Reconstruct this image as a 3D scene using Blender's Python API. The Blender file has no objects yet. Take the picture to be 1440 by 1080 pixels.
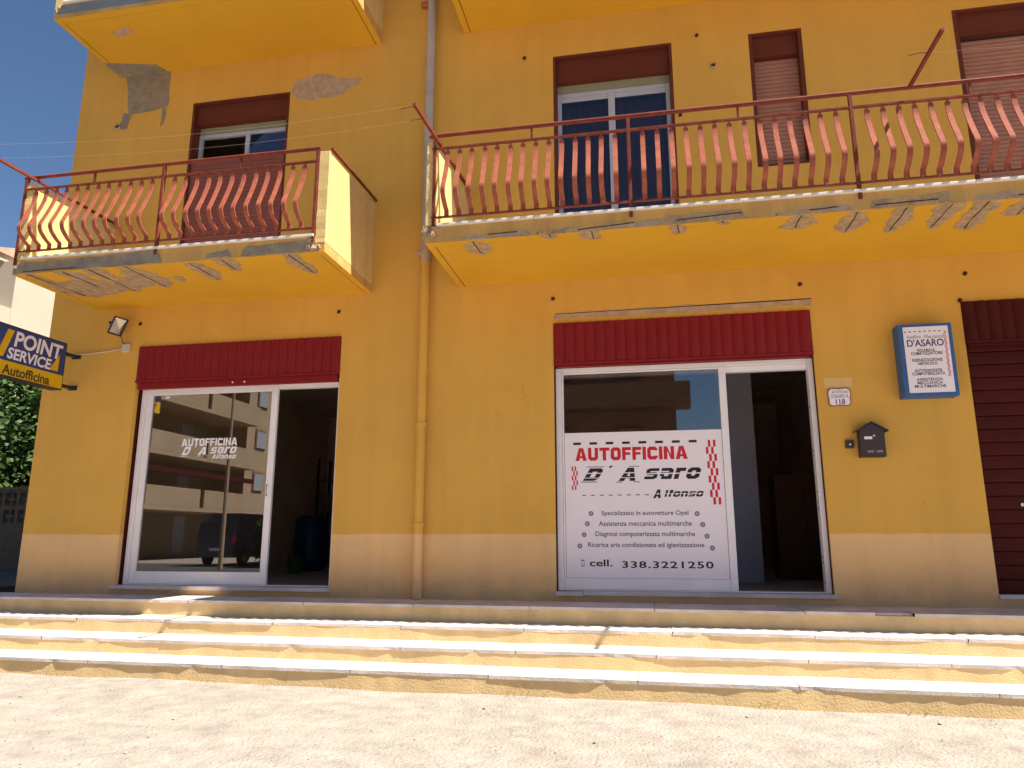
import bpy, bmesh, math, random
from mathutils import Vector, Matrix
random.seed(7)
S = bpy.context.scene
COL = S.collection

# ------------------------------------------------------------------ camera, world, sun, exposure
EYE = 0.662
cam_d = bpy.data.cameras.new('camera'); cam = bpy.data.objects.new('camera', cam_d); COL.objects.link(cam)
cam_d.sensor_width = 36.0; cam_d.lens = 1022.2 / 1440 * 36.0
cam_d.clip_start = 0.05; cam_d.clip_end = 2000
cam.location = (0, -8.0, EYE)
cam.rotation_euler = (math.radians(90 + 11.925), math.radians(0.0), math.radians(10.65))
S.camera = cam

SUN = Vector((0.60, -0.165, 1.0)).normalized()
w = bpy.data.worlds.new('World'); S.world = w; w.use_nodes = True
nt = w.node_tree; nt.nodes.clear()
sky = nt.nodes.new('ShaderNodeTexSky'); sky.sky_type = 'NISHITA'; sky.sun_disc = False
sky.sun_elevation = math.asin(SUN.z); sky.sun_rotation = math.atan2(SUN.x, SUN.y)
sky.air_density = 1.0; sky.dust_density = 0.2; sky.ozone_density = 6.0; sky.altitude = 100
bg = nt.nodes.new('ShaderNodeBackground'); bg.inputs['Strength'].default_value = 0.05
out = nt.nodes.new('ShaderNodeOutputWorld')
nt.links.new(sky.outputs[0], bg.inputs[0]); nt.links.new(bg.outputs[0], out.inputs[0])
sd = bpy.data.lights.new('sun', 'SUN'); sd.energy = 5.0; sd.angle = math.radians(0.5); sd.color = (1.0, 0.94, 0.83)
so = bpy.data.objects.new('sun', sd); COL.objects.link(so)
so.rotation_euler = (-SUN).to_track_quat('-Z', 'Y').to_euler()
S.view_settings.view_transform = 'Standard'; S.view_settings.look = 'None'
S.view_settings.exposure = 1.28; S.view_settings.gamma = 1.0; S.view_settings.use_curve_mapping = False
S.render.engine = 'CYCLES'
S.cycles.max_bounces = 10; S.cycles.diffuse_bounces = 6; S.cycles.transparent_max_bounces = 12

# ------------------------------------------------------------------ materials
MATS = {}
def mat(name, col, rough=0.8, var=0.12, vscale=3.0, bump=0.0, bscale=60.0, metallic=0.0, spec=0.3, col2=None,
        zband=None, stain=0.0, streak=0.0, cracks=False, dirt=False):
    if name in MATS: return MATS[name]
    m = bpy.data.materials.new(name); m.use_nodes = True; n = m.node_tree; N = n.nodes; L = n.links
    b = N['Principled BSDF']
    b.inputs['Roughness'].default_value = rough; b.inputs['Metallic'].default_value = metallic
    b.inputs['Specular IOR Level'].default_value = spec
    tc = N.new('ShaderNodeTexCoord'); src = tc.outputs['Object']
    geo = N.new('ShaderNodeNewGeometry'); pos = geo.outputs['Position']
    ns = N.new('ShaderNodeTexNoise'); ns.inputs['Scale'].default_value = vscale; ns.inputs['Detail'].default_value = 8
    ns.inputs['Roughness'].default_value = 0.6
    L.new(pos, ns.inputs['Vector'])
    base = N.new('ShaderNodeRGB'); base.outputs[0].default_value = (*col, 1); cur = base.outputs[0]
    if zband:
        sx = N.new('ShaderNodeSeparateXYZ'); L.new(pos, sx.inputs[0])
        mr = N.new('ShaderNodeMapRange'); mr.inputs[1].default_value = zband[0] - 0.004; mr.inputs[2].default_value = zband[0] + 0.004
        nw = N.new('ShaderNodeTexNoise'); nw.inputs['Scale'].default_value = 2.5; nw.inputs['Detail'].default_value = 5; L.new(pos, nw.inputs['Vector'])
        aw = N.new('ShaderNodeMath'); aw.operation = 'MULTIPLY_ADD'; aw.inputs[1].default_value = .03; L.new(nw.outputs[0], aw.inputs[0]); L.new(sx.outputs['Z'], aw.inputs[2])
        sb = N.new('ShaderNodeMath'); sb.operation = 'SUBTRACT'; sb.inputs[1].default_value = .015; L.new(aw.outputs[0], sb.inputs[0])
        L.new(sb.outputs[0], mr.inputs[0])
        mx = N.new('ShaderNodeMixRGB'); mx.inputs[1].default_value = (*zband[1], 1)
        L.new(mr.outputs[0], mx.inputs[0]); L.new(cur, mx.inputs[2]); cur = mx.outputs[0]
    if col2:
        n2 = N.new('ShaderNodeTexNoise'); n2.inputs['Scale'].default_value = vscale * 0.35; n2.inputs['Detail'].default_value = 6
        L.new(pos, n2.inputs['Vector'])
        mr = N.new('ShaderNodeMapRange'); mr.inputs[1].default_value = 0.42; mr.inputs[2].default_value = 0.62
        L.new(n2.outputs[0], mr.inputs[0])
        mx = N.new('ShaderNodeMixRGB'); mx.inputs[2].default_value = (*col2, 1)
        L.new(mr.outputs[0], mx.inputs[0]); L.new(cur, mx.inputs[1]); cur = mx.outputs[0]
    mr = N.new('ShaderNodeMapRange'); mr.inputs[1].default_value = 0.3; mr.inputs[2].default_value = 0.7
    mr.inputs[3].default_value = 1 - var; mr.inputs[4].default_value = 1 + var
    L.new(ns.outputs[0], mr.inputs[0])
    hs = N.new('ShaderNodeHueSaturation'); L.new(cur, hs.inputs['Color']); L.new(mr.outputs[0], hs.inputs['Value']); cur = hs.outputs[0]
    if streak:
        mp = N.new('ShaderNodeMapping'); mp.inputs['Scale'].default_value = (4.0, 4.0, 0.25); L.new(pos, mp.inputs[0])
        n3 = N.new('ShaderNodeTexNoise'); n3.inputs['Scale'].default_value = 1.6; n3.inputs['Detail'].default_value = 6; L.new(mp.outputs[0], n3.inputs['Vector'])
        mr3 = N.new('ShaderNodeMapRange'); mr3.inputs[1].default_value = 0.45; mr3.inputs[2].default_value = 0.75
        mr3.inputs[3].default_value = 0; mr3.inputs[4].default_value = streak; L.new(n3.outputs[0], mr3.inputs[0])
        mx = N.new('ShaderNodeMixRGB'); mx.inputs[2].default_value = (col[0] * .55, col[1] * .55, col[2] * .7, 1)
        L.new(mr3.outputs[0], mx.inputs[0]); L.new(cur, mx.inputs[1]); cur = mx.outputs[0]
    if dirt:
        sz = N.new('ShaderNodeSeparateXYZ'); L.new(pos, sz.inputs[0])
        nd = N.new('ShaderNodeTexNoise'); nd.inputs['Scale'].default_value = 4.0; nd.inputs['Detail'].default_value = 8; nd.inputs['Roughness'].default_value = .7; L.new(pos, nd.inputs['Vector'])
        a_ = N.new('ShaderNodeMath'); a_.operation = 'MULTIPLY_ADD'; a_.inputs[1].default_value = -.7; L.new(nd.outputs[0], a_.inputs[0]); L.new(sz.outputs['Z'], a_.inputs[2])
        d_ = N.new('ShaderNodeMapRange'); d_.inputs[1].default_value = -.36; d_.inputs[2].default_value = -.12; d_.inputs[3].default_value = .40; d_.inputs[4].default_value = 0; L.new(a_.outputs[0], d_.inputs[0])
        mx = N.new('ShaderNodeMixRGB'); mx.inputs[2].default_value = (.36,.25,.15,1); L.new(d_.outputs[0], mx.inputs[0]); L.new(cur, mx.inputs[1]); cur = mx.outputs[0]
        # large soft fading and a few hairline cracks in the paint
        v2 = N.new('ShaderNodeTexVoronoi'); v2.feature = 'DISTANCE_TO_EDGE'; v2.inputs['Scale'].default_value = .55
        nz = N.new('ShaderNodeTexNoise'); nz.inputs['Scale'].default_value = 2.2; nz.inputs['Detail'].default_value = 6; L.new(pos, nz.inputs['Vector'])
        az = N.new('ShaderNodeMixRGB'); az.blend_type = 'ADD'; az.inputs[0].default_value = .6; L.new(pos, az.inputs[1]); L.new(nz.outputs['Color'], az.inputs[2]); L.new(az.outputs[0], v2.inputs['Vector'])
        h1 = N.new('ShaderNodeMapRange'); h1.inputs[1].default_value = .0008; h1.inputs[2].default_value = .0035; h1.inputs[3].default_value = .13; h1.inputs[4].default_value = 0; L.new(v2.outputs['Distance'], h1.inputs[0])
        h2 = N.new('ShaderNodeTexNoise'); h2.inputs['Scale'].default_value = .6; L.new(pos, h2.inputs['Vector'])
        h3 = N.new('ShaderNodeMapRange'); h3.inputs[1].default_value = .52; h3.inputs[2].default_value = .6; L.new(h2.outputs[0], h3.inputs[0])
        h4 = N.new('ShaderNodeMath'); h4.operation = 'MULTIPLY'; L.new(h1.outputs[0], h4.inputs[0]); L.new(h3.outputs[0], h4.inputs[1])
        mx = N.new('ShaderNodeMixRGB'); mx.inputs[2].default_value = (.25,.13,.04,1); L.new(h4.outputs[0], mx.inputs[0]); L.new(cur, mx.inputs[1]); cur = mx.outputs[0]
    if stain:
        n4 = N.new('ShaderNodeTexVoronoi'); n4.inputs['Scale'].default_value = 9.0; L.new(pos, n4.inputs['Vector'])
        mr4 = N.new('ShaderNodeMapRange'); mr4.inputs[1].default_value = 0.02; mr4.inputs[2].default_value = 0.09
        mr4.inputs[3].default_value = stain; mr4.inputs[4].default_value = 0; L.new(n4.outputs['Distance'], mr4.inputs[0])
        n5 = N.new('ShaderNodeTexNoise'); n5.inputs['Scale'].default_value = 1.1; L.new(pos, n5.inputs['Vector'])
        mu = N.new('ShaderNodeMath'); mu.operation = 'MULTIPLY'; L.new(mr4.outputs[0], mu.inputs[0])
        mr5 = N.new('ShaderNodeMapRange'); mr5.inputs[1].default_value = 0.5; mr5.inputs[2].default_value = 0.62; L.new(n5.outputs[0], mr5.inputs[0]); L.new(mr5.outputs[0], mu.inputs[1])
        mx = N.new('ShaderNodeMixRGB'); mx.inputs[2].default_value = (col[0] * .35, col[1] * .32, col[2] * .3, 1)
        L.new(mu.outputs[0], mx.inputs[0]); L.new(cur, mx.inputs[1]); cur = mx.outputs[0]
    if cracks:
        wv = N.new('ShaderNodeTexNoise'); wv.inputs['Scale'].default_value = 3.0; wv.inputs['Detail'].default_value = 5; L.new(pos, wv.inputs['Vector'])
        ad = N.new('ShaderNodeMixRGB'); ad.blend_type = 'ADD'; ad.inputs[0].default_value = .5; L.new(pos, ad.inputs[1]); L.new(wv.outputs['Color'], ad.inputs[2])
        vo = N.new('ShaderNodeTexVoronoi'); vo.feature = 'DISTANCE_TO_EDGE'; vo.inputs['Scale'].default_value = 0.9; L.new(ad.outputs[0], vo.inputs['Vector'])
        c1_ = N.new('ShaderNodeMapRange'); c1_.inputs[1].default_value = 0.004; c1_.inputs[2].default_value = 0.014; c1_.inputs[3].default_value = .32; c1_.inputs[4].default_value = 0; L.new(vo.outputs['Distance'], c1_.inputs[0])
        nm = N.new('ShaderNodeTexNoise'); nm.inputs['Scale'].default_value = .9; nm.inputs['Detail'].default_value = 4; L.new(pos, nm.inputs['Vector'])
        c2_ = N.new('ShaderNodeMapRange'); c2_.inputs[1].default_value = 0.55; c2_.inputs[2].default_value = 0.66; L.new(nm.outputs[0], c2_.inputs[0])
        mu_ = N.new('ShaderNodeMath'); mu_.operation = 'MULTIPLY'; L.new(c1_.outputs[0], mu_.inputs[0]); L.new(c2_.outputs[0], mu_.inputs[1])
        mx = N.new('ShaderNodeMixRGB'); mx.inputs[2].default_value = (.12,.10,.08,1); L.new(mu_.outputs[0], mx.inputs[0]); L.new(cur, mx.inputs[1]); cur = mx.outputs[0]
        # exposed aggregate in worn areas
        va = N.new('ShaderNodeTexVoronoi'); va.inputs['Scale'].default_value = 26; L.new(pos, va.inputs['Vector'])
        c3_ = N.new('ShaderNodeMapRange'); c3_.inputs[1].default_value = .12; c3_.inputs[2].default_value = .28; c3_.inputs[3].default_value = 1; c3_.inputs[4].default_value = 0; L.new(va.outputs['Distance'], c3_.inputs[0])
        c4_ = N.new('ShaderNodeMapRange'); c4_.inputs[1].default_value = 0.50; c4_.inputs[2].default_value = 0.66; c4_.inputs[4].default_value = .42
        n7 = N.new('ShaderNodeTexNoise'); n7.inputs['Scale'].default_value = 1.7; n7.inputs['Detail'].default_value = 5; L.new(pos, n7.inputs['Vector']); L.new(n7.outputs[0], c4_.inputs[0])
        m7 = N.new('ShaderNodeMath'); m7.operation = 'MULTIPLY'; L.new(c3_.outputs[0], m7.inputs[0]); L.new(c4_.outputs[0], m7.inputs[1])
        mx = N.new('ShaderNodeMixRGB'); L.new(va.outputs['Color'], mx.inputs[2]); L.new(m7.outputs[0], mx.inputs[0]); L.new(cur, mx.inputs[1])
        hh = N.new('ShaderNodeHueSaturation'); hh.inputs['Saturation'].default_value = .25; L.new(va.outputs['Color'], hh.inputs['Color']); hh.inputs['Value'].default_value = .42; L.new(hh.outputs[0], mx.inputs[2]); cur = mx.outputs[0]
    L.new(cur, b.inputs['Base Color'])
    if bump:
        nb = N.new('ShaderNodeTexNoise'); nb.inputs['Scale'].default_value = bscale; nb.inputs['Detail'].default_value = 6
        L.new(pos, nb.inputs['Vector'])
        bp = N.new('ShaderNodeBump'); bp.inputs['Strength'].default_value = min(1, bump); bp.inputs['Distance'].default_value = 0.02
        L.new(nb.outputs[0], bp.inputs['Height']); L.new(bp.outputs[0], b.inputs['Normal'])
    MATS[name] = m; return m

def glass(name, tint, refl, rough=0.0):
    m = bpy.data.materials.new(name); m.use_nodes = True; n = m.node_tree; N = n.nodes; L = n.links
    N.remove(N['Principled BSDF']); o = N['Material Output']
    g = N.new('ShaderNodeBsdfGlossy'); g.inputs['Roughness'].default_value = rough; g.inputs['Color'].default_value = (1, 1, 1, 1)
    t = N.new('ShaderNodeBsdfTransparent'); t.inputs['Color'].default_value = (*tint, 1)
    lw = N.new('ShaderNodeFresnel'); lw.inputs['IOR'].default_value = 1.5
    mr = N.new('ShaderNodeMapRange'); mr.inputs[1].default_value = 0.0; mr.inputs[2].default_value = 1.0
    mr.inputs[3].default_value = refl; mr.inputs[4].default_value = 1.0
    L.new(lw.outputs[0], mr.inputs[0])
    mx = N.new('ShaderNodeMixShader'); L.new(mr.outputs[0], mx.inputs[0]); L.new(t.outputs[0], mx.inputs[1]); L.new(g.outputs[0], mx.inputs[2])
    L.new(mx.outputs[0], o.inputs[0]); MATS[name] = m; return m

OCHRE = (0.70, 0.385, 0.070)
M_wall = mat('ochre_wall_paint', OCHRE, 0.85, 0.07, 0.9, 0.25, 140, zband=(0.70, (0.82, 0.50, 0.22)), streak=0.12, dirt=True)
M_soff = mat('yellow_soffit_paint', (0.66, 0.355, 0.022), 0.85, 0.06, 1.2, 0.2, 120)
M_fasc = mat('fascia_paint', (0.62, 0.36, 0.11), 0.85, 0.10, 3, 0.3, 90, streak=0.5)
M_para = mat('parapet_render', (0.70, 0.50, 0.20), 0.9, 0.08, 5, 0.35, 70, streak=0.25)
M_step = mat('step_riser_paint', (0.70, 0.50, 0.25), 0.9, 0.12, 4, 0.22, 60, streak=0.25)
M_marb = mat('worn_marble', (0.64, 0.57, 0.53), 0.6, 0.10, 6, 0.2, 60, col2=(0.50, 0.45, 0.41))
M_edge = mat('white_edge_marble', (0.72, 0.68, 0.62), 0.5, 0.08, 6, 0.1, 60)
M_marbd = mat('grimy_marble', (0.46, 0.37, 0.31), 0.7, 0.15, 6, 0.3, 60)
M_gro = mat('dusty_concrete', (0.300, 0.262, 0.225), 0.95, 0.20, 6.0, 1.0, 42, col2=(0.325, 0.285, 0.245), stain=0.35, cracks=True)
M_asph = mat('asphalt', (0.075, 0.075, 0.078), 0.9, 0.2, 2, 0.4, 80)
M_conc = mat('bare_concrete', (0.40, 0.285, 0.18), 0.95, 0.28, 16, 0.8, 45, col2=(0.47, 0.31, 0.16))
M_concd = mat('grey_patch_mortar', (0.31, 0.25, 0.165), 0.95, 0.22, 10, 0.7, 50, col2=(0.27, 0.235, 0.19))
M_patch = mat('pinkish_patch_plaster', (0.47, 0.33, 0.22), 0.95, 0.22, 10, 0.4, 60)
M_rust = mat('rusty_rebar', (0.07, 0.03, 0.018), 0.9, 0.3, 30, 0.5, 120)
M_rail = mat('red_brown_rail_paint', (0.185, 0.040, 0.024), 0.7, 0.25, 12, 0.2, 60, spec=0.15, streak=0.15)
M_crim = mat('crimson_shutter_paint', (0.22, 0.006, 0.008), 0.5, 0.10, 5, 0.05, 60, spec=0.3)
M_maro = mat('maroon_shutter_paint', (0.065, 0.009, 0.006), 0.6, 0.15, 4, 0.05, 60, spec=0.12)
M_redw = mat('red_brown_window_wood', (0.125, 0.025, 0.011), 0.6, 0.12, 6, 0.1, 60)
M_bars = mat('paler_red_bar_paint', (0.31, 0.090, 0.054), 0.75, 0.22, 12, 0.2, 60, spec=0.12)  # bars paler red than the rails
M_slat = mat('pink_brown_slats', (0.40, 0.185, 0.125), 0.6, 0.10, 5, 0.05, 60)
M_lilac = mat('lilac_grey_aluminium', (0.46, 0.46, 0.52), 0.4, 0.05, 4, 0.0, 60, spec=0.4)
M_pinkp = mat('pinkish_brown_blind', (0.24, 0.075, 0.055), 0.6, 0.1, 6)
M_white = mat('white_aluminium', (0.85, 0.79, 0.79), 0.4, 0.05, 4, 0.0, 60, spec=0.4)
M_grey = mat('grey_pvc_pipe', (0.42, 0.37, 0.34), 0.6, 0.12, 5, 0.1, 60)
M_print = mat('white_print_film', (0.87, 0.79, 0.83), 0.5, 0.02, 4)
M_red = mat('red_print', (0.62, 0.02, 0.03), 0.5, 0.02)
M_blk = mat('black_print', (0.025, 0.018, 0.025), 0.5, 0.02)
M_bluep = mat('dark_blue_print', (0.07, 0.06, 0.14), 0.5, 0.02)
M_bull = mat('grey_print', (0.20, 0.17, 0.19), 0.5, 0.02)
M_blue = mat('blue_sign_case', (0.045, 0.12, 0.30), 0.5, 0.08, 6)
M_navy = mat('navy_sign_face', (0.03, 0.055, 0.19), 0.35, 0.04, 5, spec=0.4)
M_yel = mat('yellow_sign_face', (0.72, 0.43, 0.012), 0.35, 0.04, 5, spec=0.4)
M_dark = mat('dark_metal', (0.035, 0.03, 0.032), 0.5, 0.15, 8)
M_box = mat('brown_mailbox_metal', (0.055, 0.035, 0.038), 0.5, 0.1, 8)
M_alu = mat('brushed_reflector', (0.65, 0.58, 0.45), 0.25, 0.05, 8, metallic=0.9)
M_cable = mat('pale_cable', (0.62, 0.52, 0.42), 0.6, 0.05)
M_int = mat('garage_wall', (0.62, 0.50, 0.42), 0.9, 0.15, 2, 0.2, 40)
M_intf = mat('garage_floor', (0.45, 0.38, 0.34), 0.6, 0.2, 2, 0.2, 40)
M_colu = mat('blue_grey_column', (0.48, 0.48, 0.58), 0.8, 0.08, 3)
M_cab = mat('brown_cabinet', (0.13, 0.065, 0.04), 0.5, 0.15, 5)
M_barr = mat('blue_plastic', (0.010, 0.03, 0.085), 0.4, 0.05)
M_gree = mat('green_plastic', (0.015, 0.09, 0.02), 0.4, 0.05)
M_card = mat('cardboard', (0.30, 0.20, 0.11), 0.9, 0.1)
M_cream = mat('cream_render', (0.46, 0.38, 0.29), 0.9, 0.05, 1)
M_beige = mat('beige_render', (0.40, 0.30, 0.21), 0.9, 0.08, 0.8)
M_brown = mat('brown_render', (0.30, 0.17, 0.10), 0.9, 0.08, 0.8)
M_dgrn = mat('dark_loggia_wall', (0.26, 0.22, 0.14), 0.9, 0.08, 0.8)
M_terra = mat('terracotta_tiles', (0.46, 0.29, 0.20), 0.9, 0.2, 5, 0.5, 20)
M_winr = mat('white_roller_blind', (0.34, 0.36, 0.42), 0.6, 0.03)
M_van = mat('dark_van_paint', (0.05, 0.055, 0.075), 0.3, 0.05, 3, spec=0.5)
M_tyre = mat('tyre_rubber', (0.02, 0.02, 0.02), 0.9, 0.1)
M_bark = mat('bark', (0.10, 0.07, 0.045), 0.95, 0.3, 12, 0.8, 30)
M_leaf = mat('leaf_green', (0.05, 0.095, 0.02), 0.6, 0.35, 2.5, spec=0.3)
M_leafd = mat('leaf_dark_green', (0.035, 0.07, 0.018), 0.6, 0.35, 2.5, spec=0.3)
M_drygr = mat('dry_grass', (0.42, 0.30, 0.12), 0.9, 0.2)
M_block = mat('weathered_block', (0.14, 0.11, 0.08), 0.95, 0.2, 5, 0.6, 40)
G_shop = glass('shop_glass', (0.80, 0.76, 0.72), 0.10)
G_win = glass('window_glass', (0.60, 0.56, 0.60), 0.0)

# ------------------------------------------------------------------ mesh helpers
class MB:
    def __init__(s): s.v = []; s.f = []; s.smooth = []
    def add(s, vs, fs, sm=False):
        o = len(s.v); s.v += [tuple(p) for p in vs]
        for f in fs: s.f.append(tuple(i + o for i in f)); s.smooth.append(sm)
        return s
    def box(s, x0, x1, y0, y1, z0, z1):
        x0, x1 = min(x0, x1), max(x0, x1); y0, y1 = min(y0, y1), max(y0, y1); z0, z1 = min(z0, z1), max(z0, z1)
        return s.add([(x0,y0,z0),(x1,y0,z0),(x1,y1,z0),(x0,y1,z0),(x0,y0,z1),(x1,y0,z1),(x1,y1,z1),(x0,y1,z1)],
              [(0,3,2,1),(4,5,6,7),(0,1,5,4),(1,2,6,5),(2,3,7,6),(3,0,4,7)])
    def tube(s, pts, r, n=10, cap=True):
        pts = [Vector(p) for p in pts]; rings = []
        for i, p in enumerate(pts):
            a = pts[max(0, i-1)]; b = pts[min(len(pts)-1, i+1)]; d = (b - a).normalized()
            u = d.cross(Vector((0,0,1)));
            if u.length < 1e-3: u = d.cross(Vector((0,1,0)))
            u.normalize(); v = d.cross(u).normalized()
            rr = r[i] if isinstance(r, (list, tuple)) else r
            rings.append([p + u*math.cos(2*math.pi*k/n)*rr + v*math.sin(2*math.pi*k/n)*rr for k in range(n)])
        vs = [q for R_ in rings for q in R_]; fs = []
        for i in range(len(pts)-1):
            for k in range(n):
                fs.append((i*n+k, i*n+(k+1)%n, (i+1)*n+(k+1)%n, (i+1)*n+k))
        s.add(vs, fs, True)
        if cap:
            s.add(rings[0], [tuple(range(n))[::-1]]); s.add(rings[-1], [tuple(range(n))])
        return s
    def strip(s, path, axis, a0, a1):     # path of 2D points (closed polygon) extruded along axis
        n = len(path)
        def P(p, a): return {'x': (a, p[0], p[1]), 'y': (p[0], a, p[1]), 'z': (p[0], p[1], a)}[axis]
        vs = [P(p, a0) for p in path] + [P(p, a1) for p in path]
        fs = [(i, (i+1) % n, (i+1) % n + n, i + n) for i in range(n)] + [tuple(range(n))[::-1], tuple(range(n, 2*n))]
        return s.add(vs, fs)
    def build(s, name, m, parent=None, bevel=0.0, origin=None, local=False):
        me = bpy.data.meshes.new(name)
        vs = s.v
        if origin: vs = [(a-origin[0], b-origin[1], c-origin[2]) for a, b, c in vs]
        me.from_pydata(vs, [], s.f); me.update()
        for p, sm in zip(me.polygons, s.smooth): p.use_smooth = sm
        bm = bmesh.new(); bm.from_mesh(me); bmesh.ops.recalc_face_normals(bm, faces=bm.faces); bm.to_mesh(me); bm.free()
        for mm in (m if isinstance(m, (list, tuple)) else [m]): me.materials.append(mm)
        o = bpy.data.objects.new(name, me); COL.objects.link(o)
        if origin: o.location = origin
        if parent:
            o.parent = parent
            if parent.location.length and not local: o.location = Vector(o.location) - wloc(parent)
        if bevel:
            b = o.modifiers.new('bevel', 'BEVEL'); b.width = bevel; b.segments = 2; b.limit_method = 'ANGLE'
        return o
def wloc(o):
    v = Vector((0,0,0))
    while o: v += Vector(o.location); o = o.parent
    return v
def tag(o, label=None, cat=None, group=None, kind=None):
    if label: o['label'] = label
    if cat: o['category'] = cat
    if group: o['group'] = group
    if kind: o['kind'] = kind
    return o
def thing(name, label, cat, loc=(0,0,0), group=None):
    o = bpy.data.objects.new(name, None); COL.objects.link(o); o.location = loc; o.empty_display_size = 0.1
    return tag(o, label, cat, group)
def share(src, parent, loc, name=None, scale=None):
    c = src.copy(); COL.objects.link(c); c.parent = parent
    c.location = Vector(loc) - wloc(parent)
    if scale: c.scale = scale
    return c
def piece(me, name, m, parent, loc):
    o = bpy.data.objects.new(name, me); COL.objects.link(o); o.parent = parent; o.location = Vector(loc) - (wloc(parent) if parent else Vector()); return o

_tc = {}
def text_mb(s, rect, plane='y', at=0.0, shear=0.0, bold=0.0, depth=0.0006, spacing=1.0, mirror=False):
    """flat lettering fitted to the rect (u0,u1,v0,v1); plane 'y' -> (u, at, v) ; plane 'x' -> (at, u, v)"""
    cu = bpy.data.curves.new('text', 'FONT'); cu.body = s; cu.shear = shear; cu.offset = bold; cu.space_character = spacing
    cu.resolution_u = 4
    ob = bpy.data.objects.new('text', cu); COL.objects.link(ob)
    dg = bpy.context.evaluated_depsgraph_get(); me = bpy.data.meshes.new_from_object(ob.evaluated_get(dg))
    vs = [v.co.copy() for v in me.vertices]; fs = [tuple(p.vertices) for p in me.polygons]
    bpy.data.objects.remove(ob); bpy.data.curves.remove(cu); bpy.data.meshes.remove(me)
    x0 = min(v.x for v in vs); x1 = max(v.x for v in vs); y0 = min(v.y for v in vs); y1 = max(v.y for v in vs)
    u0, u1, v0, v1 = rect; mb = MB(); P = []
    for v in vs:
        u = u0 + (v.x-x0)/(x1-x0)*(u1-u0); q = v0 + (v.y-y0)/(y1-y0)*(v1-v0)
        P.append((u, at, q) if plane == 'y' else (at, u, q))
    mb.add(P, fs); return mb

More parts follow.
